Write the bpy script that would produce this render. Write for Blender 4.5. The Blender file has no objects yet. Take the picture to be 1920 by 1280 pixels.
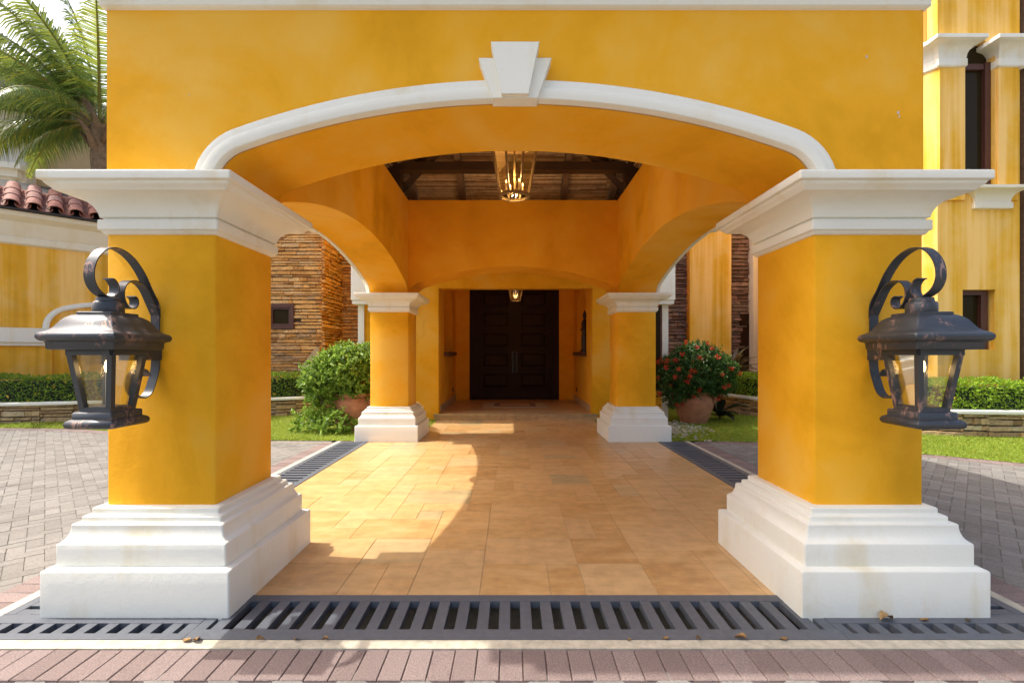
import bpy, bmesh, math, random
from mathutils import Vector, Matrix, noise

RND = random.Random(11)
sc = bpy.context.scene
col = sc.collection

# ------------------------------------------------------------------ camera
CAMZ = 1.436
cam_d = bpy.data.cameras.new('camera')
cam = bpy.data.objects.new('camera', cam_d)
col.objects.link(cam)
cam.location = (0, 0, CAMZ)
cam.rotation_euler = (math.radians(90), 0, 0)
cam_d.sensor_width = 36
cam_d.lens = 875 / 1920 * 36
cam_d.shift_y = 23 / 1920
cam_d.clip_start = 0.05
cam_d.clip_end = 3000
sc.camera = cam

# ------------------------------------------------------------------ sky, sun, exposure
SUN_TO = Vector((-1.0, 0.115, 1.47)).normalized()      # towards the sun
EL = math.asin(SUN_TO.z)
AZ = math.atan2(SUN_TO.x, SUN_TO.y)
w = bpy.data.worlds.new('World'); sc.world = w; w.use_nodes = True
nt = w.node_tree
sky = nt.nodes.new('ShaderNodeTexSky')
sky.sky_type = 'NISHITA'; sky.sun_disc = False
sky.sun_elevation = EL; sky.sun_rotation = AZ
sky.air_density = 1.0; sky.dust_density = 6.0; sky.ozone_density = 0.2
bgn = nt.nodes['Background']
bgn.inputs['Strength'].default_value = 0.15
nt.links.new(sky.outputs['Color'], bgn.inputs['Color'])
sun_d = bpy.data.lights.new('sun', 'SUN'); sun_d.energy = 2.3; sun_d.angle = math.radians(0.55)
sun_d.color = (1.0, 0.95, 0.86)
sun = bpy.data.objects.new('sun', sun_d); col.objects.link(sun)
sun.rotation_euler = SUN_TO.to_track_quat('Z', 'Y').to_euler()
sun.location = (-20, 5, 30)
sc.view_settings.view_transform = 'Standard'
sc.view_settings.look = 'None'
sc.view_settings.gamma = 1.0
sc.view_settings.exposure = 1.15
sc.render.engine = 'CYCLES'
sc.cycles.max_bounces = 10; sc.cycles.diffuse_bounces = 7; sc.cycles.transparent_max_bounces = 16
sc.cycles.sample_clamp_indirect = 6.0
sc.cycles.caustics_reflective = False; sc.cycles.caustics_refractive = False
sc.cycles.use_denoising = True

# ------------------------------------------------------------------ mesh helpers
class MB:
    def __init__(s): s.v = []; s.f = []
    def add(s, vs, fs):
        o = len(s.v); s.v += [tuple(p) for p in vs]; s.f += [tuple(i + o for i in q) for q in fs]
    def box(s, x0, x1, y0, y1, z0, z1, M=None):
        vs = [Vector((x, y, z)) for z in (z0, z1) for y in (y0, y1) for x in (x0, x1)]
        if M is not None: vs = [M @ p for p in vs]
        s.add(vs, [(0, 2, 3, 1), (4, 5, 7, 6), (0, 1, 5, 4), (2, 6, 7, 3), (0, 4, 6, 2), (1, 3, 7, 5)])
    def loft(s, loops, closed=True, cap0=False, cap1=False):
        n = len(loops[0]); vs = [p for l in loops for p in l]; fs = []
        for i in range(len(loops) - 1):
            for j in range(n if closed else n - 1):
                k = (j + 1) % n
                fs.append((i*n + j, i*n + k, (i+1)*n + k, (i+1)*n + j))
        if cap0: fs.append(tuple(range(n - 1, -1, -1)))
        if cap1: fs.append(tuple((len(loops)-1)*n + j for j in range(n)))
        s.add(vs, fs)
    def rect(s, prof, x0, x1, y0, y1, cap0=True, cap1=True, ch=0.006):
        """prof: (outward offset, z); rectangle with tiny corner chamfers"""
        loops = []
        for o, z in prof:
            a, b, c, d = x0 - o, x1 + o, y0 - o, y1 + o
            loops.append([Vector(p) for p in ((a+ch, c, z), (b-ch, c, z), (b, c+ch, z), (b, d-ch, z),
                          (b-ch, d, z), (a+ch, d, z), (a, d-ch, z), (a, c+ch, z))])
        s.loft(loops, True, cap0, cap1)
    def tube(s, path, rad, n=8, cap=True):
        loops = []
        up0 = None
        for i, p in enumerate(path):
            p = Vector(p)
            a = Vector(path[max(0, i-1)]); b = Vector(path[min(len(path)-1, i+1)])
            t = (b - a).normalized()
            ref = Vector((0, 0, 1)) if abs(t.z) < 0.9 else Vector((1, 0, 0))
            u = t.cross(ref).normalized() if up0 is None else (up0 - t * up0.dot(t)).normalized()
            up0 = u
            v = t.cross(u)
            r = rad[i] if isinstance(rad, (list, tuple)) else rad
            loops.append([p + (u*math.cos(2*math.pi*k/n) + v*math.sin(2*math.pi*k/n))*r for k in range(n)])
        s.loft(loops, True, cap, cap)
    def lathe(s, prof, c, n=24, cap0=True, cap1=True, rot=0.0):
        s.loft([[Vector((c[0] + r*math.cos(rot + 2*math.pi*k/n), c[1] + r*math.sin(rot + 2*math.pi*k/n), c[2] + z)) for k in range(n)] for r, z in prof], True, cap0, cap1)
    def bar(s, a, b, wx, wz, side=Vector((1, 0, 0))):
        a = Vector(a); b = Vector(b); t = (b - a).normalized()
        sd = (side - t*side.dot(t)).normalized(); up = t.cross(sd)
        s.loft([[p + sd*wx/2*i + up*wz/2*j for i, j in ((-1, -1), (1, -1), (1, 1), (-1, 1))] for p in (a, b)], True, True, True)
    def poly_prism(s, pts, M, h):
        """pts (u,v) polygon extruded along +w; M maps (u,v,w)"""
        n = len(pts)
        s.loft([[M @ Vector((p[0], p[1], q)) for p in pts] for q in (0, h)], True, True, True)
    def mesh(s, name, smooth=35, merge=True):
        me = bpy.data.meshes.new(name); me.from_pydata(s.v, [], s.f); 
        if merge:
            bm = bmesh.new(); bm.from_mesh(me)
            bmesh.ops.remove_doubles(bm, verts=bm.verts, dist=1e-5)
            bmesh.ops.recalc_face_normals(bm, faces=bm.faces)
            bm.to_mesh(me); bm.free()
        me.update()
        if smooth:
            me.polygons.foreach_set('use_smooth', [True]*len(me.polygons))
            me.set_sharp_from_angle(angle=math.radians(smooth))
        return me

WL = {}                                  # world location of every object
def link(o, parent=None, loc=(0, 0, 0)):
    """loc is the world location"""
    col.objects.link(o); loc = Vector(loc); WL[o.name] = loc
    if parent is not None:
        o.parent = parent; o.location = loc - WL[parent.name]
    else: o.location = loc
    return o
def props(o, label=None, cat=None, group=None, kind=None):
    if label: o['label'] = label
    if cat: o['category'] = cat
    if group: o['group'] = group
    if kind: o['kind'] = kind
    return o
def obj(name, mb, mat, parent=None, smooth=35, merge=True, loc=(0, 0, 0), **kw):
    me = mb if isinstance(mb, bpy.types.Mesh) else mb.mesh(name, smooth, merge)
    if mat is not None and len(me.materials) == 0: me.materials.append(mat)
    return props(link(bpy.data.objects.new(name, me), parent, loc), **kw)
def thing(name, loc, label, cat, group=None):
    return props(link(bpy.data.objects.new(name, None), None, loc), label, cat, group)
def inst(name, me, parent, loc, rz=0.0, scale=(1, 1, 1), rot=None, **kw):
    o = bpy.data.objects.new(name, me); link(o, parent, loc)
    o.rotation_euler = rot if rot is not None else (0, 0, rz); o.scale = scale
    return props(o, **kw)
def piece_mesh(name, sx, sy, sz, ch, mat):
    """block with chamfered top edges, top at z=0, centred in x,y"""
    m = MB(); x, y = sx/2, sy/2
    def L(a, z): return [Vector((-x+a, -y+a, z)), Vector((x-a, -y+a, z)), Vector((x-a, y-a, z)), Vector((-x+a, y-a, z))]
    m.loft([L(0, -sz), L(0, -ch), L(ch, 0)], True, True, True)
    me = m.mesh(name, 0); me.materials.append(mat); return me

# ------------------------------------------------------------------ material helpers
class NT:
    def __init__(s, name):
        s.m = bpy.data.materials.new(name); s.m.use_nodes = True; s.t = s.m.node_tree
        s.b = s.t.nodes['Principled BSDF']; s.out = s.t.nodes['Material Output']
        s._pos = None
    def n(s, typ, ins=None, **pr):
        q = s.t.nodes.new('ShaderNode' + typ)
        for k, v in pr.items(): setattr(q, k, v)
        for k, v in (ins or {}).items():
            if hasattr(v, 'is_output') or isinstance(v, bpy.types.NodeSocket): s.t.links.new(v, q.inputs[k])
            else: q.inputs[k].default_value = v
        return q
    def pos(s):
        if s._pos is None: s._pos = s.n('NewGeometry').outputs['Position']
        return s._pos
    def noise(s, scale, detail=4, rough=0.55, vec=None, dist=0.0):
        return s.n('TexNoise', {'Vector': vec if vec is not None else s.pos(), 'Scale': scale, 'Detail': detail, 'Roughness': rough, 'Distortion': dist}).outputs['Fac']
    def scaled(s, sx, sy, sz):
        return s.n('Mapping', {'Vector': s.pos(), 'Scale': (sx, sy, sz)}).outputs['Vector']
    def ramp(s, fac, stops, interp='LINEAR'):
        r = s.n('ValToRGB', {'Fac': fac}); e = r.color_ramp.elements; r.color_ramp.interpolation = interp
        while len(e) < len(stops): e.new(0.5)
        for i, (p, c) in enumerate(stops):
            e[i].position = p; e[i].color = (*c, 1) if len(c) == 3 else c
        return r.outputs['Color']
    def val(s, fac, a, b, lo=0.0, hi=1.0):
        return s.n('MapRange', {'Value': fac, 'From Min': a, 'From Max': b, 'To Min': lo, 'To Max': hi}).outputs['Result']
    def mix(s, fac, a, b, blend='MIX'):
        q = s.n('Mix', data_type='RGBA', blend_type=blend)
        for k, v in ((0, fac), (6, a), (7, b)):
            if isinstance(v, bpy.types.NodeSocket): s.t.links.new(v, q.inputs[k])
            else: q.inputs[k].default_value = (*v, 1) if isinstance(v, tuple) and len(v) == 3 else v
        return q.outputs[2]
    def rnd(s):
        """random per piece: object and island"""
        a = s.n('ObjectInfo').outputs['Random']; b = s.n('NewGeometry').outputs['Random Per Island']
        c = s.n('Math', {0: a, 1: b}, operation='ADD').outputs[0]
        return s.n('Math', {0: c}, operation='FRACT').outputs[0]
    def bump(s, h, strength, dist=0.01, normal=None):
        ins = {'Height': h, 'Strength': strength, 'Distance': dist}
        if normal is not None: ins['Normal'] = normal
        return s.n('Bump', ins).outputs['Normal']
    def setb(s, **kw):
        for k, v in kw.items():
            k = {'color': 'Base Color', 'rough': 'Roughness', 'metal': 'Metallic', 'spec': 'Specular IOR Level', 'normal': 'Normal', 'ec': 'Emission Color', 'es': 'Emission Strength'}[k]
            if isinstance(v, bpy.types.NodeSocket): s.t.links.new(v, s.b.inputs[k])
            else: s.b.inputs[k].default_value = (*v, 1) if isinstance(v, tuple) and len(v) == 3 else v
        return s.m

def stucco(name, dark, base, light, sc_=0.8, streak=0.0, bump=0.35, bevel=0.012):
    t = NT(name)
    n1 = t.noise(sc_, 6, 0.6, dist=0.6); n2 = t.noise(sc_*3.3, 5, 0.6)
    a = t.n('Math', {0: n1, 1: 0.7}, operation='MULTIPLY').outputs[0]
    a = t.n('Math', {0: n2, 1: 0.3, 2: a}, operation='MULTIPLY_ADD').outputs[0]
    c = t.ramp(a, [(0.37, dark), (0.48, base), (0.60, light)])
    c = t.mix(t.val(t.noise(sc_*1.7, 7, 0.7, dist=1.2), 0.60, 0.78, 0, 0.35), c, tuple(x*0.72 for x in dark))
    if streak:
        sv = t.noise(1.0, 3, 0.6, t.scaled(7, 7, 0.22)); sv2 = t.noise(1.0, 2, 0.5, t.scaled(2.5, 2.5, 0.35))
        q = t.n('Math', {0: sv, 1: sv2}, operation='MULTIPLY').outputs[0]
        c = t.mix(t.val(q, 0.22, 0.36, 0, streak), c, tuple(min(1, x*1.05 + 0.10) for x in light))
        c = t.mix(t.val(q, 0.22, 0.12, 0, streak*0.8), c, tuple(x*0.75 for x in dark))
    fine = t.noise(38, 4, 0.65); med = t.noise(6, 4, 0.6)
    h = t.n('Math', {0: med, 1: 2.0, 2: fine}, operation='MULTIPLY_ADD').outputs[0]
    bv = t.n('Bevel', {'Radius': bevel}, samples=4).outputs['Normal'] if bevel else None
    return t.setb(color=c, rough=0.82, spec=0.25, normal=t.bump(h, bump, 0.006, bv))

M = {}
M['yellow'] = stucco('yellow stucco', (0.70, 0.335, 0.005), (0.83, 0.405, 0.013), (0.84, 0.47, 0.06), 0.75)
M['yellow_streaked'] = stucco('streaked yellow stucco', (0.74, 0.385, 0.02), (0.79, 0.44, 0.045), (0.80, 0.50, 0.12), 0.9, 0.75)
M['yellow_bounce'] = stucco('bounce-tinted yellow stucco', (0.72, 0.31, 0.008), (0.79, 0.355, 0.012), (0.82, 0.40, 0.025), 0.9)  # yellow stucco with the interior's orange bounce light in its colour
M['tan_and_shaded'] = stucco('tan and shaded stucco', (0.42, 0.33, 0.20), (0.46, 0.36, 0.22), (0.5, 0.4, 0.26), 0.6)  # on the cream house: darker face, shade put into the colour
M['lit_cream_wall'] = stucco('lit cream stucco', (0.6, 0.58, 0.52), (0.66, 0.63, 0.57), (0.7, 0.68, 0.62), 0.6)  # same cream house, sunlit face: light put into the colour

def white_trim(name, base, stain, amount):
    t = NT(name)
    n1 = t.noise(2.2, 6, 0.65); n2 = t.noise(1.0, 4, 0.6, t.scaled(5, 5, 0.8))
    q = t.n('Math', {0: n1, 1: n2}, operation='MULTIPLY').outputs[0]
    c = t.mix(t.val(q, 0.27, 0.42, 0, amount), base, stain)
    c = t.mix(t.val(t.noise(60, 3, 0.6), 0.62, 0.75, 0, 0.12), c, (0.35, 0.3, 0.22))
    h = t.n('Math', {0: t.noise(9, 4, 0.6), 1: 2.5, 2: t.noise(55, 3, 0.6)}, operation='MULTIPLY_ADD').outputs[0]
    bv = t.n('Bevel', {'Radius': 0.008}, samples=4).outputs['Normal']
    return t.setb(color=c, rough=0.7, spec=0.3, normal=t.bump(h, 0.25, 0.005, bv))
M['white'] = white_trim('white painted plaster', (0.785, 0.785, 0.705), (0.66, 0.56, 0.33), 0.5)
M['cream'] = white_trim('cream painted plaster', (0.78, 0.74, 0.60), (0.70, 0.62, 0.40), 0.5)

def pieces(name, stops, rough=0.85, nscale=30, nvar=0.25, bump=0.4, spec=0.25, bdist=0.004, streaks=None):
    t = NT(name)
    c = t.ramp(t.rnd(), stops)
    n = t.noise(nscale, 5, 0.65)
    c = t.mix(1.0, c, t.ramp(n, [(0.25, (1-nvar,)*3), (0.75, (1+nvar*0.6,)*3)]), 'MULTIPLY')
    if streaks:
        s2 = t.noise(1.0, 4, 0.6, t.scaled(*streaks[0]))
        c = t.mix(t.val(s2, 0.45, 0.7, 0, streaks[2]), c, streaks[1])
    return t.setb(color=c, rough=rough, spec=spec, normal=t.bump(n, bump, bdist))
M['tile'] = pieces('sandstone tile', [(0.0, (0.48, 0.27, 0.10)), (0.3, (0.56, 0.335, 0.135)), (0.7, (0.60, 0.37, 0.165)), (0.9, (0.53, 0.36, 0.18)), (1.0, (0.41, 0.32, 0.17))], 0.33, 9, 0.26, 0.2, 0.4, 0.003, ((2.5, 8, 5), (0.68, 0.46, 0.22), 0.6))
M['grout'] = pieces('tile grout', [(0, (0.60, 0.48, 0.31)), (1, (0.60, 0.48, 0.31))], 0.9)
M['paver'] = pieces('grey paver', [(0.0, (0.175, 0.165, 0.15)), (0.5, (0.205, 0.195, 0.178)), (1.0, (0.24, 0.23, 0.212))], 0.9, 60, 0.3, 0.5)
M['brick'] = pieces('red paver brick', [(0.0, (0.20, 0.150, 0.138)), (0.5, (0.235, 0.178, 0.165)), (1.0, (0.27, 0.21, 0.195))], 0.9, 150, 0.55, 0.6)
M['kerb'] = pieces('concrete kerb', [(0, (0.46, 0.42, 0.33)), (1, (0.52, 0.48, 0.38))], 0.9, 20, 0.35, 0.5)
M['stone'] = pieces('ledge stone', [(0.0, (0.36, 0.17, 0.06)), (0.2, (0.60, 0.32, 0.10)), (0.45, (0.72, 0.43, 0.16)), (0.65, (0.52, 0.31, 0.14)), (0.85, (0.76, 0.50, 0.23)), (1.0, (0.36, 0.24, 0.14))], 0.85, 18, 0.4, 0.8, 0.25, 0.012)
M['shaded_brown_stone'] = pieces('shaded brown ledge stone', [(0.0, (0.13, 0.07, 0.05)), (0.3, (0.24, 0.14, 0.10)), (0.6, (0.32, 0.20, 0.15)), (0.85, (0.18, 0.12, 0.09)), (1.0, (0.36, 0.25, 0.18))], 0.85, 18, 0.4, 0.8, 0.25, 0.012)  # brown stone, with the shadow on the bay put into its dark tones
M['wall_stone'] = pieces('planter stone', [(0.0, (0.26, 0.16, 0.08)), (0.3, (0.46, 0.31, 0.16)), (0.6, (0.55, 0.39, 0.2)), (0.85, (0.33, 0.23, 0.14)), (1.0, (0.56, 0.44, 0.27))], 0.85, 18, 0.4, 0.8, 0.25, 0.012)
M['mortar'] = pieces('dark mortar', [(0, (0.10, 0.075, 0.05)), (1, (0.10, 0.075, 0.05))])
M['joint_sand'] = pieces('joint sand', [(0, (0.22, 0.20, 0.17)), (1, (0.22, 0.20, 0.17))], 0.95, 12, 0.4)
M['brick_joint'] = pieces('brick joint', [(0, (0.19, 0.13, 0.115)), (1, (0.19, 0.13, 0.115))], 0.95, 40, 0.4)
M['roof_tile'] = pieces('clay roof tile', [(0, (0.28, 0.11, 0.08)), (0.5, (0.36, 0.15, 0.11)), (0.8, (0.33, 0.17, 0.14)), (1, (0.25, 0.14, 0.12))], 0.75, 12, 0.4, 0.4)
M['gutter'] = pieces('dark fascia', [(0, (0.05, 0.045, 0.045)), (1, (0.05, 0.045, 0.045))], 0.6)
M['terracotta'] = pieces('terracotta', [(0, (0.36, 0.15, 0.08)), (1, (0.42, 0.19, 0.10))], 0.8, 7, 0.3, 0.4, 0.25, 0.008)
M['grate'] = pieces('grey moulded grate', [(0, (0.085, 0.096, 0.115)), (1, (0.105, 0.116, 0.135))], 0.55, 25, 0.2, 0.2, 0.4)
M['trench'] = pieces('trench soil', [(0, (0.06, 0.045, 0.03)), (1, (0.08, 0.06, 0.04))], 0.95, 14, 0.5, 0.8)
M['bamboo'] = pieces('bamboo cane', [(0, (0.36, 0.21, 0.10)), (0.4, (0.68, 0.50, 0.29)), (0.8, (0.78, 0.62, 0.40)), (1, (0.50, 0.33, 0.18))], 0.6, 9, 0.35, 0.2)
M['soil'] = pieces('soil', [(0, (0.09, 0.06, 0.04)), (1, (0.09, 0.06, 0.04))], 0.95, 14, 0.5, 0.8)
M['gravel'] = pieces('pale gravel', [(0, (0.45, 0.40, 0.33)), (0.5, (0.62, 0.57, 0.5)), (1, (0.38, 0.3, 0.24))], 0.85, 40, 0.3)
M['dry_leaf'] = pieces('dry leaf', [(0, (0.24, 0.13, 0.05)), (0.6, (0.38, 0.24, 0.10)), (1, (0.18, 0.09, 0.04))], 0.7, 40, 0.4)
M['bark'] = pieces('palm bark', [(0, (0.17, 0.115, 0.075)), (1, (0.27, 0.20, 0.14))], 0.9, 9, 0.5, 1.0, 0.2, 0.03)

def wood(name, a, b, rough, sx=(30, 30, 2), spec=0.4):
    t = NT(name)
    g = t.noise(1.0, 5, 0.6, t.scaled(*sx), 0.8); g2 = t.noise(2.0, 3)
    c = t.mix(g, a, b); c = t.mix(t.val(g2, 0.4, 0.7, 0, 0.5), c, a)
    return t.setb(color=c, rough=rough, spec=spec, normal=t.bump(g, 0.3, 0.003))
M['door'] = wood('dark door wood', (0.014, 0.005, 0.002), (0.042, 0.017, 0.006), 0.5, spec=0.15)
M['beam'] = wood('dark beam wood', (0.035, 0.018, 0.010), (0.085, 0.045, 0.024), 0.6, (4, 30, 30))
M['rafter'] = wood('brown rafter wood', (0.12, 0.075, 0.045), (0.28, 0.19, 0.12), 0.65, (30, 4, 30))
M['frame'] = wood('red brown frame wood', (0.065, 0.022, 0.015), (0.12, 0.05, 0.034), 0.45)

t = NT('brushed dark bronze')
pw = t.noise(1.0, 4, 0.6, t.scaled(30, 30, 12), 1.6); pm = t.noise(9, 2, 0.5)
pf = t.n('Math', {0: t.val(pw, 0.50, 0.60, 0, 1), 1: t.val(pm, 0.53, 0.62, 0, 0.85)}, operation='MULTIPLY').outputs[0]
cc = t.mix(pf, (0.046, 0.052, 0.062), (0.36, 0.22, 0.18))
M['bronze'] = t.setb(color=cc, rough=t.val(pm, 0.3, 0.7, 0.34, 0.52), metal=0.35, spec=0.55, normal=t.bump(pw, 0.12, 0.003))
M['brass'] = NT('aged brass').setb(color=(0.30, 0.21, 0.10), rough=0.45, metal=0.3)

def glass(name, tint, gloss, rough=0.02):
    t = NT(name)
    tr = t.n('BsdfTransparent', {'Color': (*tint, 1)}); gl = t.n('BsdfGlossy', {'Color': (1, 1, 1, 1), 'Roughness': rough})
    fr = t.n('LayerWeight', {'Blend': 0.25}).outputs['Fresnel']
    f = t.val(fr, 0, 1, gloss, 0.6)
    mx = t.n('MixShader', {0: f, 1: tr.outputs[0], 2: gl.outputs[0]})
    t.t.links.new(mx.outputs[0], t.out.inputs['Surface'])
    return t.m
M['glass'] = glass('lantern glass', (0.96, 0.96, 0.93), 0.015)
M['amber_glass'] = glass('amber lantern glass', (0.93, 0.84, 0.66), 0.05)
M['dark_glass'] = NT('dark window glass').setb(color=(0.030, 0.021, 0.008), rough=0.09, spec=0.10)
def glow(name, c, e): return NT(name).setb(color=(0.9, 0.8, 0.6), ec=c, es=e, rough=0.3)
M['bulb'] = glow('lit candle bulb', (1.0, 0.62, 0.25), 9.0)
M['bulb_dim'] = glow('lit lantern bulb', (1.0, 0.55, 0.18), 5.0)

def leaf(name, stops, trans=0.3, rough=0.45):
    t = NT(name)
    c = t.ramp(t.rnd(), stops)
    c = t.mix(t.val(t.noise(3.0, 3), 0.35, 0.7, 0, 0.35), c, tuple(x*0.6 for x in stops[0][1]))
    t.setb(color=c, rough=rough, spec=0.4)
    tl = t.n('BsdfTranslucent', {'Color': t.mix(0.5, c, stops[-1][1])})
    mx = t.n('MixShader', {0: trans, 1: t.b.outputs[0], 2: tl.outputs[0]})
    t.t.links.new(mx.outputs[0], t.out.inputs['Surface'])
    return t.m
M['hedge'] = leaf('hedge leaf', [(0, (0.05, 0.13, 0.012)), (0.5, (0.13, 0.27, 0.022)), (0.85, (0.24, 0.38, 0.034)), (1, (0.36, 0.46, 0.05))], 0.4)
M['hedge_bright'] = leaf('bright hedge leaf', [(0, (0.12, 0.24, 0.012)), (0.5, (0.24, 0.42, 0.02)), (1, (0.42, 0.55, 0.05))], 0.4)
M['bush'] = leaf('bush leaf', [(0, (0.022, 0.07, 0.012)), (0.5, (0.045, 0.12, 0.018)), (1, (0.10, 0.20, 0.035))])
M['bush_light'] = leaf('light bush leaf', [(0, (0.08, 0.17, 0.015)), (0.5, (0.20, 0.36, 0.035)), (1, (0.36, 0.50, 0.09))], 0.4)
M['grass'] = leaf('grass blade', [(0, (0.18, 0.28, 0.018)), (0.5, (0.27, 0.39, 0.03)), (1, (0.44, 0.47, 0.085))], 0.45, 0.6)
M['lawn'] = pieces('lawn ground', [(0, (0.20, 0.28, 0.035)), (1, (0.20, 0.28, 0.035))], 0.95, 9, 0.5, 0.5)
M['palm'] = leaf('palm leaflet', [(0, (0.05, 0.14, 0.045)), (0.5, (0.11, 0.24, 0.07)), (0.8, (0.22, 0.33, 0.05)), (1, (0.42, 0.42, 0.06))], 0.4, 0.3)
M['rachis'] = pieces('palm rib', [(0, (0.22, 0.22, 0.06)), (1, (0.28, 0.24, 0.08))], 0.5)
M['cordyline'] = leaf('cordyline leaf', [(0, (0.03, 0.045, 0.02)), (0.5, (0.09, 0.06, 0.03)), (0.8, (0.10, 0.12, 0.03)), (1, (0.20, 0.07, 0.05))])
M['dark_leaf'] = leaf('dark leaf', [(0, (0.012, 0.022, 0.014)), (1, (0.03, 0.045, 0.025))])
M['core'] = NT('hedge inner twigs').setb(color=(0.012, 0.022, 0.008), rough=0.9)  # for the solid dark box that fills the hedges
M['yellow_flower'] = leaf('yellow flower', [(0, (0.55, 0.33, 0.02)), (1, (0.75, 0.55, 0.05))])
M['red_flower'] = leaf('red flower', [(0, (0.5, 0.03, 0.015)), (1, (0.75, 0.10, 0.04))])
M['statue'] = NT('dark bronze statue').setb(color=(0.03, 0.018, 0.012), rough=0.45, metal=0.3)
M['chip'] = NT('bare plaster').setb(color=(0.62, 0.5, 0.42), rough=0.9)
M['grey_roof'] = pieces('grey roof', [(0, (0.16, 0.15, 0.15)), (1, (0.2, 0.19, 0.19))], 0.7)
M['socket'] = NT('outlet plate').setb(color=(0.03, 0.02, 0.015), rough=0.5)

def px(x, y, d): return Vector(((x - 960)*d/875, d, CAMZ + (663 - y)*d/875))

# ------------------------------------------------------------------ ground
XL, XR, YN, YF = -2.05, 2.085, 3.045, 8.115         # pier axes
HB, HS = 0.515, 0.318                                # half widths of plinth and shaft
GL0, GL1, GR0, GR1, GF0, GF1 = -2.795, -2.34, 2.38, 2.83, 2.34, 2.77   # grate edges
KW = 0.07
X0, X1, Y0, Y1 = GL0 - KW, GR1 + KW, GF0 - KW, 8.7   # plaza hole in the ground
g = MB(); B = 1500; zg = -0.03
for a, b, c, d in ((-B, B, -B, Y0), (-B, B, Y1, B), (-B, X0, Y0, Y1), (X1, B, Y0, Y1)):
    g.add([(a, c, zg), (b, c, zg), (b, d, zg), (a, d, zg)], [(0, 1, 2, 3)])
obj('ground', g, M['joint_sand'], kind='structure')
# trench below the grates
m = MB()
for a, b, c, d in ((GL0, GR1, GF0, GF1), (GL0, GL1, GF1 + 0.0, 7.7), (GR0, GR1, GF1 + 0.0, 7.7)):
    m.add([(a, c, -0.2), (b, c, -0.2), (b, d, -0.2), (a, d, -0.2)], [(0, 1, 2, 3)])
obj('drain_channel', m, M['trench'], kind='structure', smooth=0)
# kerb around the grates
m = MB()
m.box(X0, X1, Y0, GF0 - 0.002, -0.25, 0.004)
obj('kerb_front', m, M['kerb'], kind='structure')
m = MB(); m.box(X0, GL0 - 0.002, GF0 - 0.002, 7.66, -0.25, 0.004); obj('kerb_left', m, M['kerb'], kind='structure')
m = MB(); m.box(GR1 + 0.002, X1, GF0 - 0.002, 7.66, -0.25, 0.004); obj('kerb_right', m, M['kerb'], kind='structure')

# porch floor: slab with ashlar sandstone tiles
slab = MB(); slab.box(GL1 + 0.004, GR0 - 0.004, GF1 + 0.004, 10.1, -0.25, -0.0045)
slab.box(X0, GL1 + 0.004, 7.66, 8.66, -0.25, -0.012); slab.box(GR0 - 0.004, X1, 7.66, 8.66, -0.25, -0.012)
floor = obj('porch_floor', slab, M['grout'], kind='structure')
U = 0.2145; NX, NY = 22, 34
ux = (GR0 - GL1) / NX; uy = (10.06 - GF1) / NY
used = [[False]*NY for _ in range(NX)]; tm = {}
sizes = [(3, 2), (2, 2), (2, 3), (2, 2), (3, 2), (2, 1), (1, 2), (1, 1)]
tr = random.Random(5)
for j in range(NY):
    for i in range(NX):
        if used[i][j]: continue
        opts = sizes[:]; tr.shuffle(opts)
        opts = opts[:5] + [(2, 1), (1, 1)]
        for a, b in opts:
            if i + a <= NX and j + b <= NY and not any(used[p][q] for p in range(i, i+a) for q in range(j, j+b)):
                for p in range(i, i+a):
                    for q in range(j, j+b): used[p][q] = True
                if (a, b) not in tm: tm[(a, b)] = piece_mesh('tile', a*ux - 0.0035, b*uy - 0.0035, 0.02, 0.0012, M['tile'])
                inst('tile', tm[(a, b)], floor, (GL1 + (i + a/2)*ux, GF1 + 0.003 + (j + b/2)*uy, tr.uniform(-0.0008, 0.0008)))
                break

# red brick borders
brick_me = piece_mesh('brick', 0.1035, 0.212, 0.06, 0.003, M['brick'])
def border(name, pts):
    """bricks laid on end across a polyline; pts run along the middle of the row"""
    base = MB()
    for (a, b) in zip(pts, pts[1:]):
        a = Vector((*a, 0)); b = Vector((*b, 0)); t = (b - a).normalized(); s = Vector((-t.y, t.x, 0))*0.108
        base.add([p + Vector((0, 0, -0.009)) for p in (a - s, b - s, b + s, a + s)], [(0, 1, 2, 3)])
    root = obj(name, base, M['brick_joint'], kind='structure', smooth=0)
    acc = 0.054
    for (a, b) in zip(pts, pts[1:]):
        a = Vector((*a, 0)); b = Vector((*b, 0)); L = (b - a).length; t = (b - a)/L
        ang = math.atan2(t.y, t.x)
        while acc < L:
            inst('brick', brick_me, root, a + t*acc + Vector((0, 0, RND.uniform(-0.002, 0.001))), ang + RND.uniform(-0.008, 0.008))
            acc += 0.108
        acc -= L
    return root
yb = Y0 - 0.108
border('brick_border_front', [(X0 - 0.216, yb), (X1 + 0.216, yb)])
border('brick_border_left', [(X0 - 0.108, Y0), (X0 - 0.108, 7.6)])
border('brick_border_right', [(X1 + 0.108, Y0), (X1 + 0.108, 7.56)])
LAWN_L = [(-2.62, 7.72), (-4.05, 7.78), (-5.2, 8.0), (-6.6, 8.4), (-8.4, 8.95), (-10.6, 9.1), (-13.5, 8.9)]
LAWN_R = [(2.66, 7.68), (3.4, 7.68), (4.1, 7.58), (5.0, 7.22), (5.9, 6.7), (6.75, 6.12), (8.0, 5.3), (10.5, 4.4)]
border('brick_border_lawn_left', [(x, y - 0.115) for x, y in LAWN_L[1:]])
border('brick_border_lawn_right', [(x - 0.05, y - 0.12) for x, y in LAWN_R[1:]])

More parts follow.
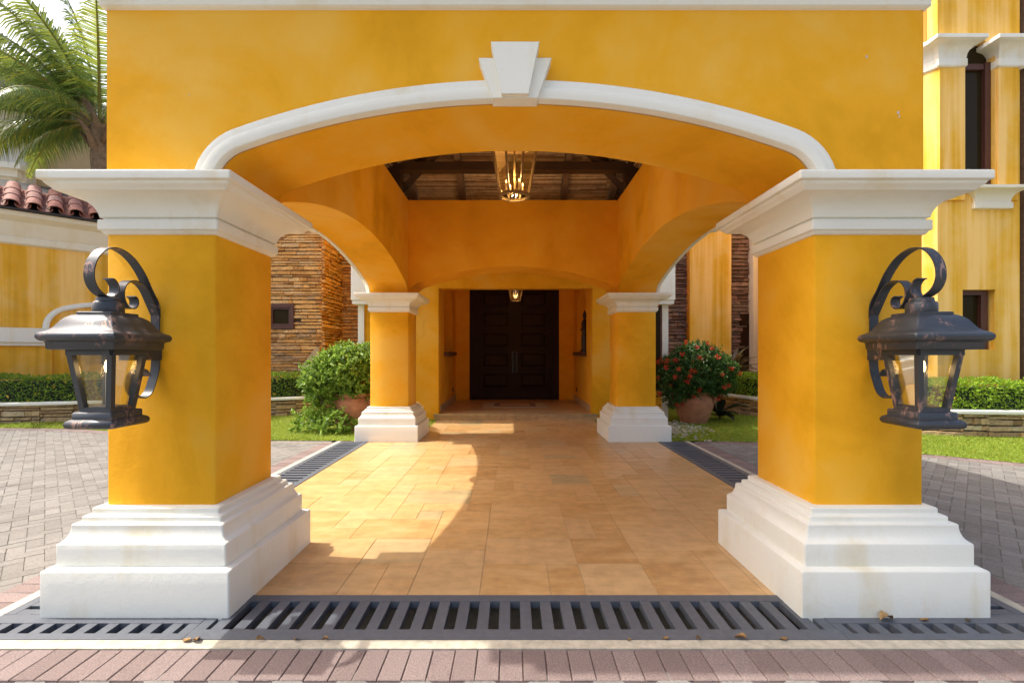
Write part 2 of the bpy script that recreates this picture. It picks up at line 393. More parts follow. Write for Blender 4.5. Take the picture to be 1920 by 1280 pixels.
# herringbone pavers
paver_me = piece_mesh('paver', 0.197, 0.097, 0.06, 0.003, M['paver'])
def interp(poly, x):
    p = sorted(poly)
    for (a, b), (c, d) in zip(p, p[1:]):
        if a <= x <= c: return b + (d - b)*(x - a)/(c - a)
    return p[0][1] if x < p[0][0] else p[-1][1]
def herring(test, xr, yr, ang=math.radians(45), W=0.1):
    out = []; ca, sa = math.cos(ang), math.sin(ang)
    cx, cy = (xr[0]+xr[1])/2, (yr[0]+yr[1])/2
    n = int(max(xr[1]-xr[0], yr[1]-yr[0])/W*0.75) + 3
    for i in range(-n, n):
        for j in range(-n, n):
            k = (i - j) % 4
            if k == 0: u, v, a = i + 1.0, j + 0.5, 0
            elif k == 3: u, v, a = i + 0.5, j + 1.0, math.pi/2
            else: continue
            u *= W; v *= W
            x, y = cx + u*ca - v*sa, cy + u*sa + v*ca
            if xr[0] <= x <= xr[1] and yr[0] <= y <= yr[1] and test(x, y): out.append((x, y, ang + a))
    return out
def driveway(name, test, xr, yr, vis):
    base = MB(); a, b, c, d = xr[0], xr[1], yr[0], yr[1]
    base.add([(a, c, -0.0105), (b, c, -0.0105), (b, d, -0.0105), (a, d, -0.0105)], [(0, 1, 2, 3)])
    root = obj(name, base, M['joint_sand'], kind='structure', smooth=0)
    L = herring(test, xr, yr)
    L.sort(key=lambda q: (0 if vis(q[0], q[1]) else 1, q[1]))
    for x, y, an in L[:300]:
        inst('paver', paver_me, root, (x, y, -0.004 + RND.uniform(-0.002, 0.002)), an + RND.uniform(-0.01, 0.01))
    rest = MB(); src_v = [v.co.copy() for v in paver_me.vertices]; src_f = [tuple(p.vertices) for p in paver_me.polygons]
    for x, y, an in L[300:]:
        T = Matrix.Translation((x, y, -0.004 + RND.uniform(-0.002, 0.002))) @ Matrix.Rotation(an + RND.uniform(-0.01, 0.01), 4, 'Z')
        rest.add([T @ p for p in src_v], src_f)
    obj('paver_field', rest, M['paver'], root, smooth=0, merge=False, kind='stuff')
def visl(x, y):
    p = 960 + x*875/y; return (0 < p < 200 or 500 < p < 660) and 663 + CAMZ*875/y < 1275
def visr(x, y):
    p = 960 + x*875/y; return (1720 < p < 1920 or 1240 < p < 1420) and 663 + CAMZ*875/y < 1275
driveway('driveway_left', lambda x, y: x < X0 - 0.19 and y < interp(LAWN_L, x) - 0.2, (-12.0, X0 - 0.1), (2.0, 9.0), visl)
driveway('driveway_right', lambda x, y: x > X1 + 0.19 and y < interp(LAWN_R, x) - 0.2, (X1 + 0.1, 9.0), (2.0, 7.7), visr)
driveway('driveway_front', lambda x, y: True, (-4.5, 4.5), (1.05, Y0 - 0.2), lambda x, y: y > 1.8 and abs(x) < 2.2)

# ------------------------------------------------------------------ drain grates
def grate(label, group, along, a0, a1, c0, c1, s0, s1, pitch, barw, loc):
    """along 'x' or 'y'; a: extent along, c: extent across, s: slot extent across"""
    root = thing('drain_grate', loc, label, 'drain grate', group)
    def bx(m, p0, p1, q0, q1, z0=-0.035, z1=0.006):
        if along == 'x': m.box(p0, p1, q0, q1, z0, z1)
        else: m.box(q0, q1, p0, p1, z0, z1)
    for q0, q1 in ((c0, s0), (s1, c1)):
        m = MB(); bx(m, a0, a1, q0, q1); obj('rail', m, M['grate'], root)
    n = max(2, round((a1 - a0)/pitch)); st = (a1 - a0)/n
    m = MB(); L = st - (st - barw); q0, q1 = s0, s1
    if along == 'x': m.box(-barw/2, barw/2, q0, q1, -0.035, 0.0045)
    else: m.box(q0, q1, -barw/2, barw/2, -0.035, 0.0045)
    me = m.mesh('bar'); me.materials.append(M['grate'])
    for k in range(n + 1):
        u = min(max(a0 + k*st, a0 + barw/2), a1 - barw/2)
        inst('bar', me, root, (u, 0, 0) if along == 'x' else (0, u, 0))
    return root
bl, br = XL - HB, XR + HB
grate('wide slotted grey drain grate across the porch front between the two pier plinths', None, 'x', XL + HB - 0.12, XR - HB + 0.12, GF0, GF1, GF0 + 0.085, GF1 - 0.07, 0.1157, 0.06, (0, 2.55, 0))
grate('narrow short-slotted grey grate in front of the plinth beside the sunlit driveway', None, 'x', GL0, XL + HB - 0.123, GF0, YN - HB + 0.03, GF0 + 0.05, GF0 + 0.14, 0.1157, 0.055, (XL, 2.45, 0))
grate('narrow short-slotted grey grate in front of the plinth beside the shaded driveway', None, 'x', XR - HB + 0.123, GR1, GF0, YN - HB + 0.03, GF0 + 0.05, GF0 + 0.14, 0.1157, 0.055, (XR, 2.45, 0))
grate('narrow grey grate along the outer side of the plinth beside the sunlit driveway', None, 'y', YN - HB + 0.033, YN + HB + 0.05, GL0, bl + 0.03, GL0 + 0.06, GL0 + 0.15, 0.1157, 0.055, (GL0 + 0.1, 3, 0))
grate('narrow grey grate along the outer side of the plinth beside the shaded driveway', None, 'y', YN - HB + 0.033, YN + HB + 0.05, br - 0.03, GR1, GR1 - 0.15, GR1 - 0.06, 0.1157, 0.055, (GR1 - 0.1, 3, 0))
grate('slotted grey drain grate between porch floor and sunlit red brick border', None, 'y', YN + HB + 0.053, 7.62, GL0, GL1, GL0 + 0.07, GL1 - 0.07, 0.1157, 0.06, (GL0 + 0.2, 5, 0))
grate('slotted grey drain grate between porch floor and shaded red brick border', None, 'y', YN + HB + 0.053, 7.62, GR0, GR1, GR0 + 0.07, GR1 - 0.07, 0.1157, 0.06, (GR1 - 0.2, 5, 0))

# ------------------------------------------------------------------ the porch
porch = thing('entrance_porch', (0.02, 5.58, 0), 'yellow stucco porch on four square piers with wide basket arches', 'porch')
BASE = [(0, -0.02), (0, 0.246), (-0.004, 0.254), (-0.012, 0.258), (-0.045, 0.264), (-0.045, 0.378), (-0.049, 0.386), (-0.056, 0.390), (-0.068, 0.400), (-0.077, 0.415),
        (-0.084, 0.435), (-0.088, 0.458), (-0.088, 0.474), (-0.094, 0.480), (-0.116, 0.484), (-0.119, 0.490), (-0.119, 0.508), (-0.125, 0.514), (-0.147, 0.519), (-0.150, 0.524), (-0.150, 0.546), (-0.156, 0.552), (-0.2, 0.556)]
CAP = [(-0.2, 2.128), (-0.190, 2.131), (-0.183, 2.137), (-0.176, 2.150), (-0.168, 2.153), (-0.165, 2.158), (-0.165, 2.206), (-0.168, 2.211), (-0.184, 2.214), (-0.184, 2.224), (-0.172, 2.226)]
for k in range(1, 9):
    a = math.pi/2*k/8
    CAP.append((-0.040 - 0.130*math.cos(a), 2.226 + 0.112*math.sin(a)))
CAP += [(-0.036, 2.342), (-0.030, 2.350), (-0.016, 2.362), (-0.008, 2.372), (-0.006, 2.380), (0.010, 2.384), (0.012, 2.390), (0.012, 2.424), (0.008, 2.431)]
k_ = 0
for (cx, cy) in ((XL, YN), (XR, YN), (XL, YF), (XR, YF)):
    m = MB(); m.rect([(0, 0.5), (0, 1.0), (0, 1.6), (0, 2.2)], cx - HS, cx + HS, cy - HS, cy + HS, ch=0.01)
    pier = obj('pier', m, M['yellow'], porch, smooth=50)
    m = MB(); m.rect(BASE, cx - HB, cx + HB, cy - HB, cy + HB); obj('pier_base', m, M['white'], pier, smooth=28)
    m = MB(); m.rect(CAP, cx - HB, cx + HB, cy - HB, cy + HB); obj('pier_capital', m, M['white'], pier, smooth=28)

ZW, ZT = 2.428, 4.0
def basket(half, zapex, Rb, r, z0, n=26):
    """half basket arch from the springing to the crown, (du, z)"""
    zcb = zapex - Rb; cx = half - r; d = Rb - r
    zc = zcb + math.sqrt(d*d - cx*cx)
    ang_t = math.atan2(cx, zc - zcb)             # from vertical
    pts = []
    a0 = math.asin(max(-1, min(1, (z0 - zc)/r)))
    a1 = math.pi/2 - ang_t
    for k in range(9):
        a = a0 + (a1 - a0)*k/8; pts.append((cx + r*math.cos(a), zc + r*math.sin(a)))
    for k in range(1, n + 1):
        a = ang_t*(1 - k/n); pts.append((Rb*math.sin(a), zcb + Rb*math.cos(a)))
    return pts
def full(half_pts, c):
    return [(c - d, z) for d, z in half_pts] + [(c + d, z) for d, z in reversed(half_pts[:-1])]
def arch_wall(mapf, u0, u1, curve, ztop, thick, z0):
    m = MB(); pts = [(u0, z0), (curve[0][0], z0)] + curve[0:] + [(curve[-1][0], z0), (u1, z0)]
    P = []
    for q in pts:
        if not P or (abs(q[0]-P[-1][0]) > 1e-6 or abs(q[1]-P[-1][1]) > 1e-6): P.append(q)
    for (a, za), (b, zb) in zip(P, P[1:]):
        V = [mapf(a, 0, za), mapf(b, 0, zb), mapf(b, thick, zb), mapf(a, thick, za)]
        m.add(V, [(0, 1, 2, 3)])
        if abs(b - a) > 1e-6:
            for wv in (0, thick): m.add([mapf(a, wv, za), mapf(b, wv, zb), mapf(b, wv, ztop), mapf(a, wv, ztop)], [(0, 1, 2, 3)])
            m.add([mapf(a, 0, ztop), mapf(b, 0, ztop), mapf(b, thick, ztop), mapf(a, thick, ztop)], [(0, 1, 2, 3)])
    for u in (u0, u1): m.add([mapf(u, 0, z0), mapf(u, thick, z0), mapf(u, thick, ztop), mapf(u, 0, ztop)], [(0, 1, 2, 3)])
    return m
TRIM = [(0.0, 0.012), (0.0, -0.046), (0.004, -0.053), (0.03, -0.060), (0.060, -0.058), (0.068, -0.052), (0.072, -0.046), (0.095, -0.042), (0.112, -0.040), (0.12, -0.033), (0.122, 0.012)]
def arch_trim(mapf, curve):
    m = MB(); loops = []; n = len(curve)
    for i, (u, z) in enumerate(curve):
        a = curve[max(0, i-1)]; b = curve[min(n-1, i+1)]
        t = Vector((b[0]-a[0], b[1]-a[1])).normalized()
        if i in (0, n-1): t = Vector((0.05 if i == 0 else 0.05, 1 if i == 0 else -1)).normalized()
        nrm = Vector((-t.y, t.x))
        loops.append([mapf(u + nrm.x*o, p, z + nrm.y*o if i not in (0, n-1) else z) for o, p in TRIM])
    m.loft(loops, True, True, True); return m
def keystone(mapf, c, zb, parent):
    m = MB()
    def prism(pts, p0, p1):
        m.loft([[mapf(c + u, p, z) for u, z in pts] for p in (p0, p1)], True, True, True)
    prism([(-0.128, zb - 0.012), (0.128, zb - 0.012), (0.207, zb + 0.215), (-0.207, zb + 0.215)], 0.01, -0.082)
    k = obj('keystone', m, M['white'], parent, smooth=0)
    m = MB(); prism([(-0.076, zb - 0.004), (0.076, zb - 0.004), (0.136, zb + 0.287), (-0.136, zb + 0.287)], -0.02, -0.112)
    obj('keystone_face', m, M['white'], k, smooth=0)
xo0, xo1, yo0, yo1 = XL - HS, XR + HS, YN - HS, YF + HS      # outer wall faces
T = 2*HS
fx = lambda u, wv, z: Vector((u, yo0 + wv, z))
bk = lambda u, wv, z: Vector((u, yo1 - T + wv, z))
lf = lambda u, wv, z: Vector((xo0 + wv, u, z))
rt = lambda u, wv, z: Vector((xo1 - wv, u, z))
CX = (XL + XR)/2; CY = (YN + YF)/2
hx = (XR - XL)/2 - HS; hy = (YF - YN)/2 - HS
cur_f = full(basket(hx, 2.896, 4.69, 0.25, ZW), CX)
cur_s = full(basket(hy, 2.93, 6.2, 0.30, ZW), CY)
wf = obj('arched_wall', arch_wall(fx, xo0, xo1, cur_f, ZT, T, ZW), M['yellow'], porch, smooth=30)
wb = obj('arched_wall', arch_wall(bk, xo0, xo1, cur_f, ZT, T, ZW), M['yellow_bounce'], porch, smooth=30)
wl = obj('arched_wall', arch_wall(lf, yo0 + T, yo1 - T, cur_s, ZT, T, ZW), M['yellow'], porch, smooth=30)
wr = obj('arched_wall', arch_wall(rt, yo0 + T, yo1 - T, cur_s, ZT, T, ZW), M['yellow'], porch, smooth=30)
obj('arch_trim', arch_trim(fx, cur_f), M['white'], wf); keystone(fx, CX, 2.896, wf)
obj('arch_trim', arch_trim(lf, cur_s), M['white'], wl); keystone(lf, CY, 2.93, wl)
obj('arch_trim', arch_trim(rt, cur_s), M['white'], wr); keystone(rt, CY, 2.93, wr)
# cornice
CORN = [(-0.002, 3.440), (0.022, 3.447), (0.028, 3.452), (0.028, 3.480), (0.036, 3.488)]
for k in range(1, 9):
    a = math.pi/2*k/8
    CORN.append((0.225 - 0.185*math.cos(a), 3.490 + 0.2*math.sin(a)))
CORN += [(0.235, 3.70), (0.26, 3.71), (0.27, 3.72), (0.27, 3.80), (0.26, 3.81), (-0.002, 3.83)]
m = MB(); m.rect(CORN, xo0, xo1, yo0, yo1, False, False); obj('cornice', m, M['white'], porch, smooth=28)
# chips of bare plaster
for (qx, qy, r) in ((1625, 107, 0.008), (1684, 212, 0.009), (1686, 219, 0.006), (355, 178, 0.004)):
    p = px(qx, qy, yo0); m = MB()
    pts = [(p.x + r*RND.uniform(0.6, 1.1)*math.cos(a), p.z + 1.3*r*RND.uniform(0.6, 1.1)*math.sin(a)) for a in [k*0.785 for k in range(8)]]
    m.loft([[Vector((u, yo0 + d, z)) for u, z in pts] for d in (0.004, -0.0015)], True, True, True)
    obj('bare_patch', m, M['chip'], wf, smooth=0)

# roof over the porch: timber, bamboo ceiling, clay tiles
ex0, ex1, ey0, ey1 = xo0 - 0.30, xo1 + 0.30, yo0 - 0.30, yo1 + 0.30
ZE, SL = 4.02, 0.45
rh = min(ex1 - ex0, ey1 - ey0)/2
rc = [Vector(((ex0+ex1)/2, ey0 + rh, ZE + SL*rh)), Vector(((ex0+ex1)/2, ey1 - rh, ZE + SL*rh))]
if (ey1 - ey0) < (ex1 - ex0): rc = [Vector((ex0 + rh, (ey0+ey1)/2, ZE + SL*rh)), Vector((ex1 - rh, (ey0+ey1)/2, ZE + SL*rh))]
e = [Vector((ex0, ey0, ZE)), Vector((ex1, ey0, ZE)), Vector((ex1, ey1, ZE)), Vector((ex0, ey1, ZE))]
up = Vector((0, 0, 0.05)); up2 = Vector((0, 0, 0.22))
m = MB(); vs = [p + up for p in e + rc] + [p + up2 for p in e + rc]
fs = []
for o in (0, 6): fs += [(o, o+1, o+4), (o+1, o+2, o+5, o+4), (o+2, o+3, o+5), (o+3, o, o+4, o+5)]
fs += [(i, (i+1) % 4, (i+1) % 4 + 6, i + 6) for i in range(4)]
m.add(vs, fs); roof = obj('roof', m, M['roof_tile'], porch, smooth=0)
m = MB(); cr = random.Random(3)
def slope_pts(side, dist):
    """ends of a horizontal line on the given slope at plan distance from its eave"""
    z = ZE + SL*dist
    if side == 'b': return Vector((ex0 + dist, ey1 - dist, z)), Vector((ex1 - dist, ey1 - dist, z))
    if side == 'f': return Vector((ex0 + dist, ey0 + dist, z)), Vector((ex1 - dist, ey0 + dist, z))
    if side == 'l': return Vector((ex0 + dist, ey0 + dist, z)), Vector((ex0 + dist, ey1 - dist, z))
    return Vector((ex1 - dist, ey0 + dist, z)), Vector((ex1 - dist, ey1 - dist, z))
for side in 'bflr':
    d = 0.05
    while d < rh - 0.05:
        a, b = slope_pts(side, d); L = (b - a).length; t = 0.0
        while t < L - 0.02:
            seg = min(cr.uniform(0.8, 2.2), L - t); r = cr.uniform(0.010, 0.0155)
            p, q = a.lerp(b, t/L), a.lerp(b, (t + seg - 0.008)/L)
            j = Vector((0, 0, cr.uniform(-0.004, 0.004)))
            m.tube([p + j + Vector((0, 0, 0.02)), q + j + Vector((0, 0, 0.02 + cr.uniform(-0.004, 0.004)))], r, 5, False)
            t += seg
        d += cr.uniform(0.026, 0.034)
obj('bamboo_ceiling', m, M['bamboo'], roof, smooth=0, merge=False, kind='stuff')
cxr, cyr = (ex0+ex1)/2, (ey0+ey1)/2
hwx, hwy = (ex1-ex0)/2, (ey1-ey0)/2
for off in (-1.72, -0.88, 0.0, 0.88, 1.72):
    dist = min(rh, hwx - abs(off))
    for sgn, ee in ((-1, ey1), (1, ey0)):
        m = MB(); m.bar((cxr + off, ee + sgn*0.12, ZE - 0.07 + SL*0.12), (cxr + off, ee + sgn*dist, ZE - 0.07 + SL*dist), 0.10, 0.13)
        obj('rafter', m, M['rafter'], roof)
for off in (-2.1, -1.26, -0.42, 0.42, 1.26, 2.1):
    dist = min(rh, hwy - abs(off))
    for sgn, ee in ((-1, ex1), (1, ex0)):
        m = MB(); m.bar((ee + sgn*0.12, cyr + off, ZE - 0.07 + SL*0.12), (ee + sgn*dist, cyr + off, ZE - 0.07 + SL*dist), 0.10, 0.13, Vector((0, 1, 0)))
        obj('rafter', m, M['rafter'], roof)
for i, q in enumerate(e):
    tgt = rc[0] if i in (0, 1) else rc[1]
    m = MB(); m.bar(q.lerp(tgt, 0.05) + Vector((0, 0, -0.08)), tgt + Vector((0, 0, -0.08)), 0.14, 0.16, Vector((0, 0, 1)).cross(tgt - q)); obj('hip_rafter', m, M['beam'], roof)
m = MB(); m.bar(rc[0] - Vector((0, 0.1, 0.1)), rc[1] + Vector((0, 0.1, -0.1)), 0.12, 0.2); obj('ridge_beam', m, M['beam'], roof)
pb = 7.42
zb = ZE + SL*(ey1 - pb) - 0.145
for yy in (pb, ey0 + (ey1 - pb)):
    m = MB(); m.bar((xo0 + 0.2, yy, zb - 0.075), (xo1 - 0.2, yy, zb - 0.075), 0.16, 0.13, Vector((0, 1, 0))); obj('purlin', m, M['beam'], roof)
    for xx in (XL + HS - 0.10, XR - HS + 0.10):
        m = MB(); m.box(xx - 0.08, xx + 0.08, yy - 0.08, yy + 0.08, ZT - 0.01, zb - 0.14); obj('roof_post', m, M['beam'], roof)
        m = MB(); m.bar((xx, yy, zb - 0.02), (xx, cyr, zb - 0.02), 0.1, 0.1); obj('tie_beam', m, M['beam'], roof)

# ------------------------------------------------------------------ wall lanterns
def ribbon(m, path, X, wdt, th):
    """path in (y, z); strip of the given width along x"""
    n = len(path); loops = []
    for i, (y, z) in enumerate(path):
        a = path[max(0, i-1)]; b = path[min(n-1, i+1)]
        t = Vector((b[0]-a[0], b[1]-a[1])).normalized(); nr = Vector((-t.y, t.x))*th/2
        loops.append([Vector((X - wdt/2, y + nr.x, z + nr.y)), Vector((X + wdt/2, y + nr.x, z + nr.y)), Vector((X + wdt/2, y - nr.x, z - nr.y)), Vector((X - wdt/2, y - nr.x, z - nr.y))])
    m.loft(loops, True, True, True)
def catmull(P, n=8):
    out = []
    for i in range(len(P) - 1):
        p0 = Vector(P[max(0, i-1)]); p1 = Vector(P[i]); p2 = Vector(P[i+1]); p3 = Vector(P[min(len(P)-1, i+2)])
        for k in range(n):
            t = k/n
            out.append(tuple(0.5*((2*p1) + (p2-p0)*t + (2*p0-5*p1+4*p2-p3)*t*t + (3*p1-p0-3*p2+p3)*t**3)))
    out.append(tuple(P[-1])); return out
def wall_lantern(X, label):
    D = 2.40; W = yo0
    root = thing('wall_lantern', (X, W, 1.3), label, 'lantern', None)
    big = [(W - 0.010, 1.20 + 0.44), (W - 0.015, 1.72), (2.66, 1.80), (2.605, 1.885), (2.53, 1.955), (2.44, 1.985), (2.36, 1.962), (2.305, 1.895), (2.29, 1.82), (2.31, 1.765), (2.355, 1.732), (2.40, 1.728), (2.43, 1.750), (2.435, 1.785), (2.415, 1.815), (2.395, 1.822)]
    small = [(W - 0.014, 1.66), (2.665, 1.74), (2.625, 1.80), (2.575, 1.83), (2.52, 1.828), (2.483, 1.80), (2.470, 1.76), (2.478, 1.715), (2.505, 1.685), (2.54, 1.682), (2.562, 1.705), (2.560, 1.735), (2.54, 1.748)]
    low = [(W - 0.012, 1.66), (W - 0.012, 1.5), (W - 0.012, 1.36), (2.688, 1.27), (2.66, 1.215), (2.615, 1.19), (2.565, 1.205), (2.535, 1.25), (2.54, 1.305), (2.575, 1.345), (2.62, 1.345), (2.65, 1.31)]
    for nm, P, wd in (('scroll_arm', big, 0.052), ('scroll_brace', small, 0.05), ('scroll_tail', low, 0.05)):
        m = MB(); ribbon(m, catmull(P), X, wd, 0.006); obj(nm, m, M['bronze'], root, smooth=40)
    m = MB(); m.box(X - 0.03, X + 0.03, 2.50, W + 0.004, 1.40, 1.462); obj('wall_bracket', m, M['bronze'], root)
    sq = lambda prof, **k: (lambda mm: (mm.rect([(h, z) for h, z in prof], X, X, D, D, ch=0.004, **k), mm)[1])(MB())
    hood = sq([(0.10, 1.455), (0.160, 1.457), (0.164, 1.462), (0.166, 1.490), (0.170, 1.496), (0.178, 1.498), (0.185, 1.503), (0.190, 1.512), (0.191, 1.522), (0.188, 1.532), (0.181, 1.539), (0.168, 1.545), (0.156, 1.553), (0.146, 1.566), (0.137, 1.583), (0.128, 1.600), (0.116, 1.615), (0.102, 1.626), (0.088, 1.632), (0.088, 1.642), (0.084, 1.646), (0.03, 1.648)])
    hd = obj('hood', hood, M['bronze'], root, smooth=42)
    m = MB(); m.lathe([(0.064, 1.645), (0.066, 1.652), (0.066, 1.690), (0.060, 1.700), (0.052, 1.704), (0.050, 1.722), (0.02, 1.728)], (X, D, 0), 24); obj('cap', m, M['bronze'], hd)
    base = sq([(0.05, 1.062), (0.100, 1.064), (0.114, 1.068), (0.121, 1.078), (0.122, 1.090), (0.117, 1.102), (0.104, 1.110), (0.099, 1.112), (0.099, 1.140), (0.095, 1.145), (0.080, 1.148), (0.078, 1.168), (0.02, 1.170)])
    obj('base_plate', base, M['bronze'], root, smooth=42)
    ht, hb, zt, zb_ = 0.114, 0.076, 1.458, 1.160
    for sx in (-1, 1):
        for sy in (-1, 1):
            m = MB(); m.bar((X + sx*(ht - 0.012), D + sy*(ht - 0.012), zt), (X + sx*(hb - 0.010), D + sy*(hb - 0.010), zb_), 0.026, 0.026); obj('corner_post', m, M['bronze'], root)
    for k in range(4):
        rot = Matrix.Translation((X, D, 0)) @ Matrix.Rotation(k*math.pi/2, 4, 'Z')
        a, b = ht - 0.018, hb - 0.012
        m = MB(); m.add([rot @ Vector(p) for p in ((-a, -a, zt), (a, -a, zt), (b, -b, zb_), (-b, -b, zb_), (-a, -a + 0.003, zt), (a, -a + 0.003, zt), (b, -b + 0.003, zb_), (-b, -b + 0.003, zb_))],
                         [(0, 1, 2, 3), (4, 7, 6, 5), (0, 4, 5, 1), (2, 6, 7, 3), (0, 3, 7, 4), (1, 5, 6, 2)])
        obj('pane', m, M['glass'], root, smooth=0)
        m = MB(); aa = ht - 0.006; m.bar(rot @ Vector((-aa, -aa - 0.002, zt - 0.014)), rot @ Vector((aa, -aa - 0.002, zt - 0.014)), 0.02, 0.03, rot.to_3x3() @ Vector((0, 1, 0))); obj('cage_rail', m, M['bronze'], root)
    m = MB(); m.tube([(X, D, 1.165), (X, D, 1.34)], 0.012, 12); obj('candle_sleeve', m, M['cream'], root)
    m = MB(); m.lathe([(0.008, 1.335), (0.015, 1.350), (0.018, 1.368), (0.014, 1.392), (0.006, 1.412), (0.001, 1.418)], (X, D, 0), 14); obj('bulb', m, M['bulb'], root)
wall_lantern(-2.075, 'brushed bronze scroll-arm lantern on pier beside the sunlit driveway')
wall_lantern(2.105, 'brushed bronze scroll-arm lantern on pier beside the shaded driveway')

def hanging_lantern(cx, cy, zb_, rb, rt_, h, ztop, label, watts):
    root = thing('hanging_lantern', (cx, cy, zb_), label, 'lantern', None)
    n = 8; rot = math.pi/8
    ld = bpy.data.lights.new('candle_light', 'POINT'); ld.energy = watts; ld.color = (1.0, 0.66, 0.32); ld.shadow_soft_size = 0.05
    link(bpy.data.objects.new('candle_light', ld), root, (cx, cy, zb_ + 0.30*h + 0.05))
    def P(r, z, k): return Vector((cx + r*math.cos(rot + k*2*math.pi/n), cy + r*math.sin(rot + k*2*math.pi/n), z))
    def ring(nm, r, z, th):
        m = MB(); m.loft([[P(r + a, z + b, k) for k in range(n)] for a, b in ((-th, 0), (0, 0), (0, th), (-th, th), (-th, 0))]); obj(nm, m, M['brass'], root, smooth=0)
    ring('ring', rb + 0.012, zb_, 0.03); ring('ring', rt_ + 0.012, zb_ + h, 0.03)
    for k in range(n):
        m = MB(); m.bar(P(rb, zb_ + 0.01, k), P(rt_, zb_ + h, k), 0.026, 0.02, P(1, 0, k) - P(0, 0, k)); obj('rib', m, M['brass'], root)
        m = MB(); a, b, c, d = P(rb - 0.006, zb_ + 0.01, k), P(rb - 0.006, zb_ + 0.01, k+1), P(rt_ - 0.006, zb_ + h, k+1), P(rt_ - 0.006, zb_ + h, k)
        m.add([a, b, c, d], [(0, 1, 2, 3)]); obj('pane', m, M['amber_glass'], root, smooth=0)
    m = MB(); m.add([P(rb - 0.01, zb_ + 0.006, k) for k in range(n)], [tuple(range(n))]); obj('floor_pane', m, M['amber_glass'], root, smooth=0)
    m = MB(); m.loft([[P(r, z, k) for k in range(n)] for r, z in ((rt_ + 0.02, zb_ + h + 0.028), (rt_*0.55, zb_ + h + 0.14), (0.05, zb_ + h + 0.2), (0.03, zb_ + h + 0.26))], True, True, True); obj('crown', m, M['brass'], root, smooth=0)
    m = MB(); m.tube([(cx, cy, zb_ + h + 0.25), (cx, cy, ztop)], 0.012, 8); obj('hanging_rod', m, M['brass'], root)
    m = MB()
    for k in range(4):
        a = k*math.pi/2 + 0.5; q = Vector((cx + rb*0.62*math.cos(a), cy + rb*0.62*math.sin(a), zb_ + 0.06))
        m.bar((cx, cy, zb_ + 0.05), q, 0.018, 0.012, Vector((0, 0, 1)))
    m.tube([(cx, cy, zb_ + 0.02), (cx, cy, zb_ + h)], 0.012, 8); obj('candle_cross', m, M['brass'], root)
    for k in range(4):
        a = k*math.pi/2 + 0.5; q = Vector((cx + rb*0.62*math.cos(a), cy + rb*0.62*math.sin(a), zb_ + 0.05)); s = rb/0.18
        m = MB(); m.tube([q, q + Vector((0, 0, 0.10*s))], 0.013*s, 10); c = obj('candle', m, M['brass'], root)
        m = MB(); m.lathe([(0.005*s, 0), (0.009*s, 0.010*s), (0.009*s, 0.02*s), (0.004*s, 0.034*s), (0.001, 0.04*s)], q + Vector((0, 0, 0.10*s)), 10); obj('bulb', m, M['bulb_dim'], c)
hanging_lantern(0.03, 5.45, 3.26, 0.175, 0.285, 0.62, rc[1].z - 0.15, 'large octagonal brass lantern hanging under the porch roof', 17.0)

# ------------------------------------------------------------------ house front behind the porch
house = thing('villa_entrance', (0.07, 10.2, 0), 'yellow house front with deep recessed doorway behind the porch', 'house')
OX0, OX1, EW = -1.593, 1.743, 10.12
ZF = 0.138; RB_ = 13.15; ZC = 3.55
def hb(nm, mat, *bx, parent=house, **kw):
    m = MB()
    for q in bx: m.box(*q)
    return obj(nm, m, M[mat], parent, **kw)
hb('wall', 'yellow', (-3.28, OX0, EW, EW + 0.25, 0, 4.4), (OX1, 3.33, EW, EW + 0.25, 0, 4.4), (OX0, OX1, EW, EW + 0.25, 2.856, 4.4))
hb('return_wall', 'yellow', (-3.28, -3.03, EW + 0.25, 16, 0, 4.4), (3.08, 3.33, EW + 0.25, 16, 0, 4.4))
hb('recess_wall', 'yellow_bounce', (OX0 - 0.3, -1.2, RB_, RB_ + 0.3, 0, ZC), (1.33, OX1 + 0.3, RB_, RB_ + 0.3, 0, ZC), (-1.2, 1.33, RB_, RB_ + 0.3, 3.42, ZC))
hb('recess_ceiling', 'yellow_bounce', (OX0 - 0.4, OX1 + 0.4, EW + 0.25, RB_ + 0.6, ZC, ZC + 0.1))
lm = lambda u, wv, z: Vector((OX0 - wv, u, z)); rm = lambda u, wv, z: Vector((OX1 + wv, u, z))
nic = [(0.78*math.cos(a), 2.45 + 0.62*math.sin(a)) for a in [k*math.pi/20 for k in range(11)]]
ncur = full(nic, 11.72); NZ = 1.39
for mp, xs in ((lm, -1), (rm, 1)):
    m = arch_wall(mp, EW + 0.25, RB_, ncur, ZC, 0.26, NZ)
    xa = OX0 if xs < 0 else OX1
    sw = obj('recess_wall', m, M['yellow_bounce'], house, smooth=30)
    hb('dado', 'yellow_bounce', (min(xa, xa + xs*0.26), max(xa, xa + xs*0.26), EW + 0.25, RB_, 0, NZ), parent=sw)
    hb('niche_panel', 'yellow_bounce', (min(xa + xs*0.26, xa + xs*0.3), max(xa + xs*0.26, xa + xs*0.3), EW + 0.25, RB_, 0, ZC), parent=sw)
    hb('niche_shelf', 'frame', (min(xa - xs*0.11, xa + xs*0.25), max(xa - xs*0.11, xa + xs*0.25), 10.9, 12.54, NZ - 0.005, NZ + 0.09), parent=sw)
    hb('skirting', 'tile', (min(xa, xa - xs*0.015), max(xa, xa - xs*0.015), EW + 0.25, RB_, ZF, ZF + 0.16), parent=sw)
    hb('outlet', 'socket', (min(xa, xa - xs*0.012), max(xa, xa - xs*0.012), 12.5, 12.62, 0.42, 0.53), parent=sw)
hb('doorstep', 'tile', (OX0 - 0.09, OX1 + 0.09, 10.05, EW, -0.01, ZF - 0.035), (OX0, OX1, EW - 0.001, RB_ + 0.6, -0.01, ZF - 0.003))
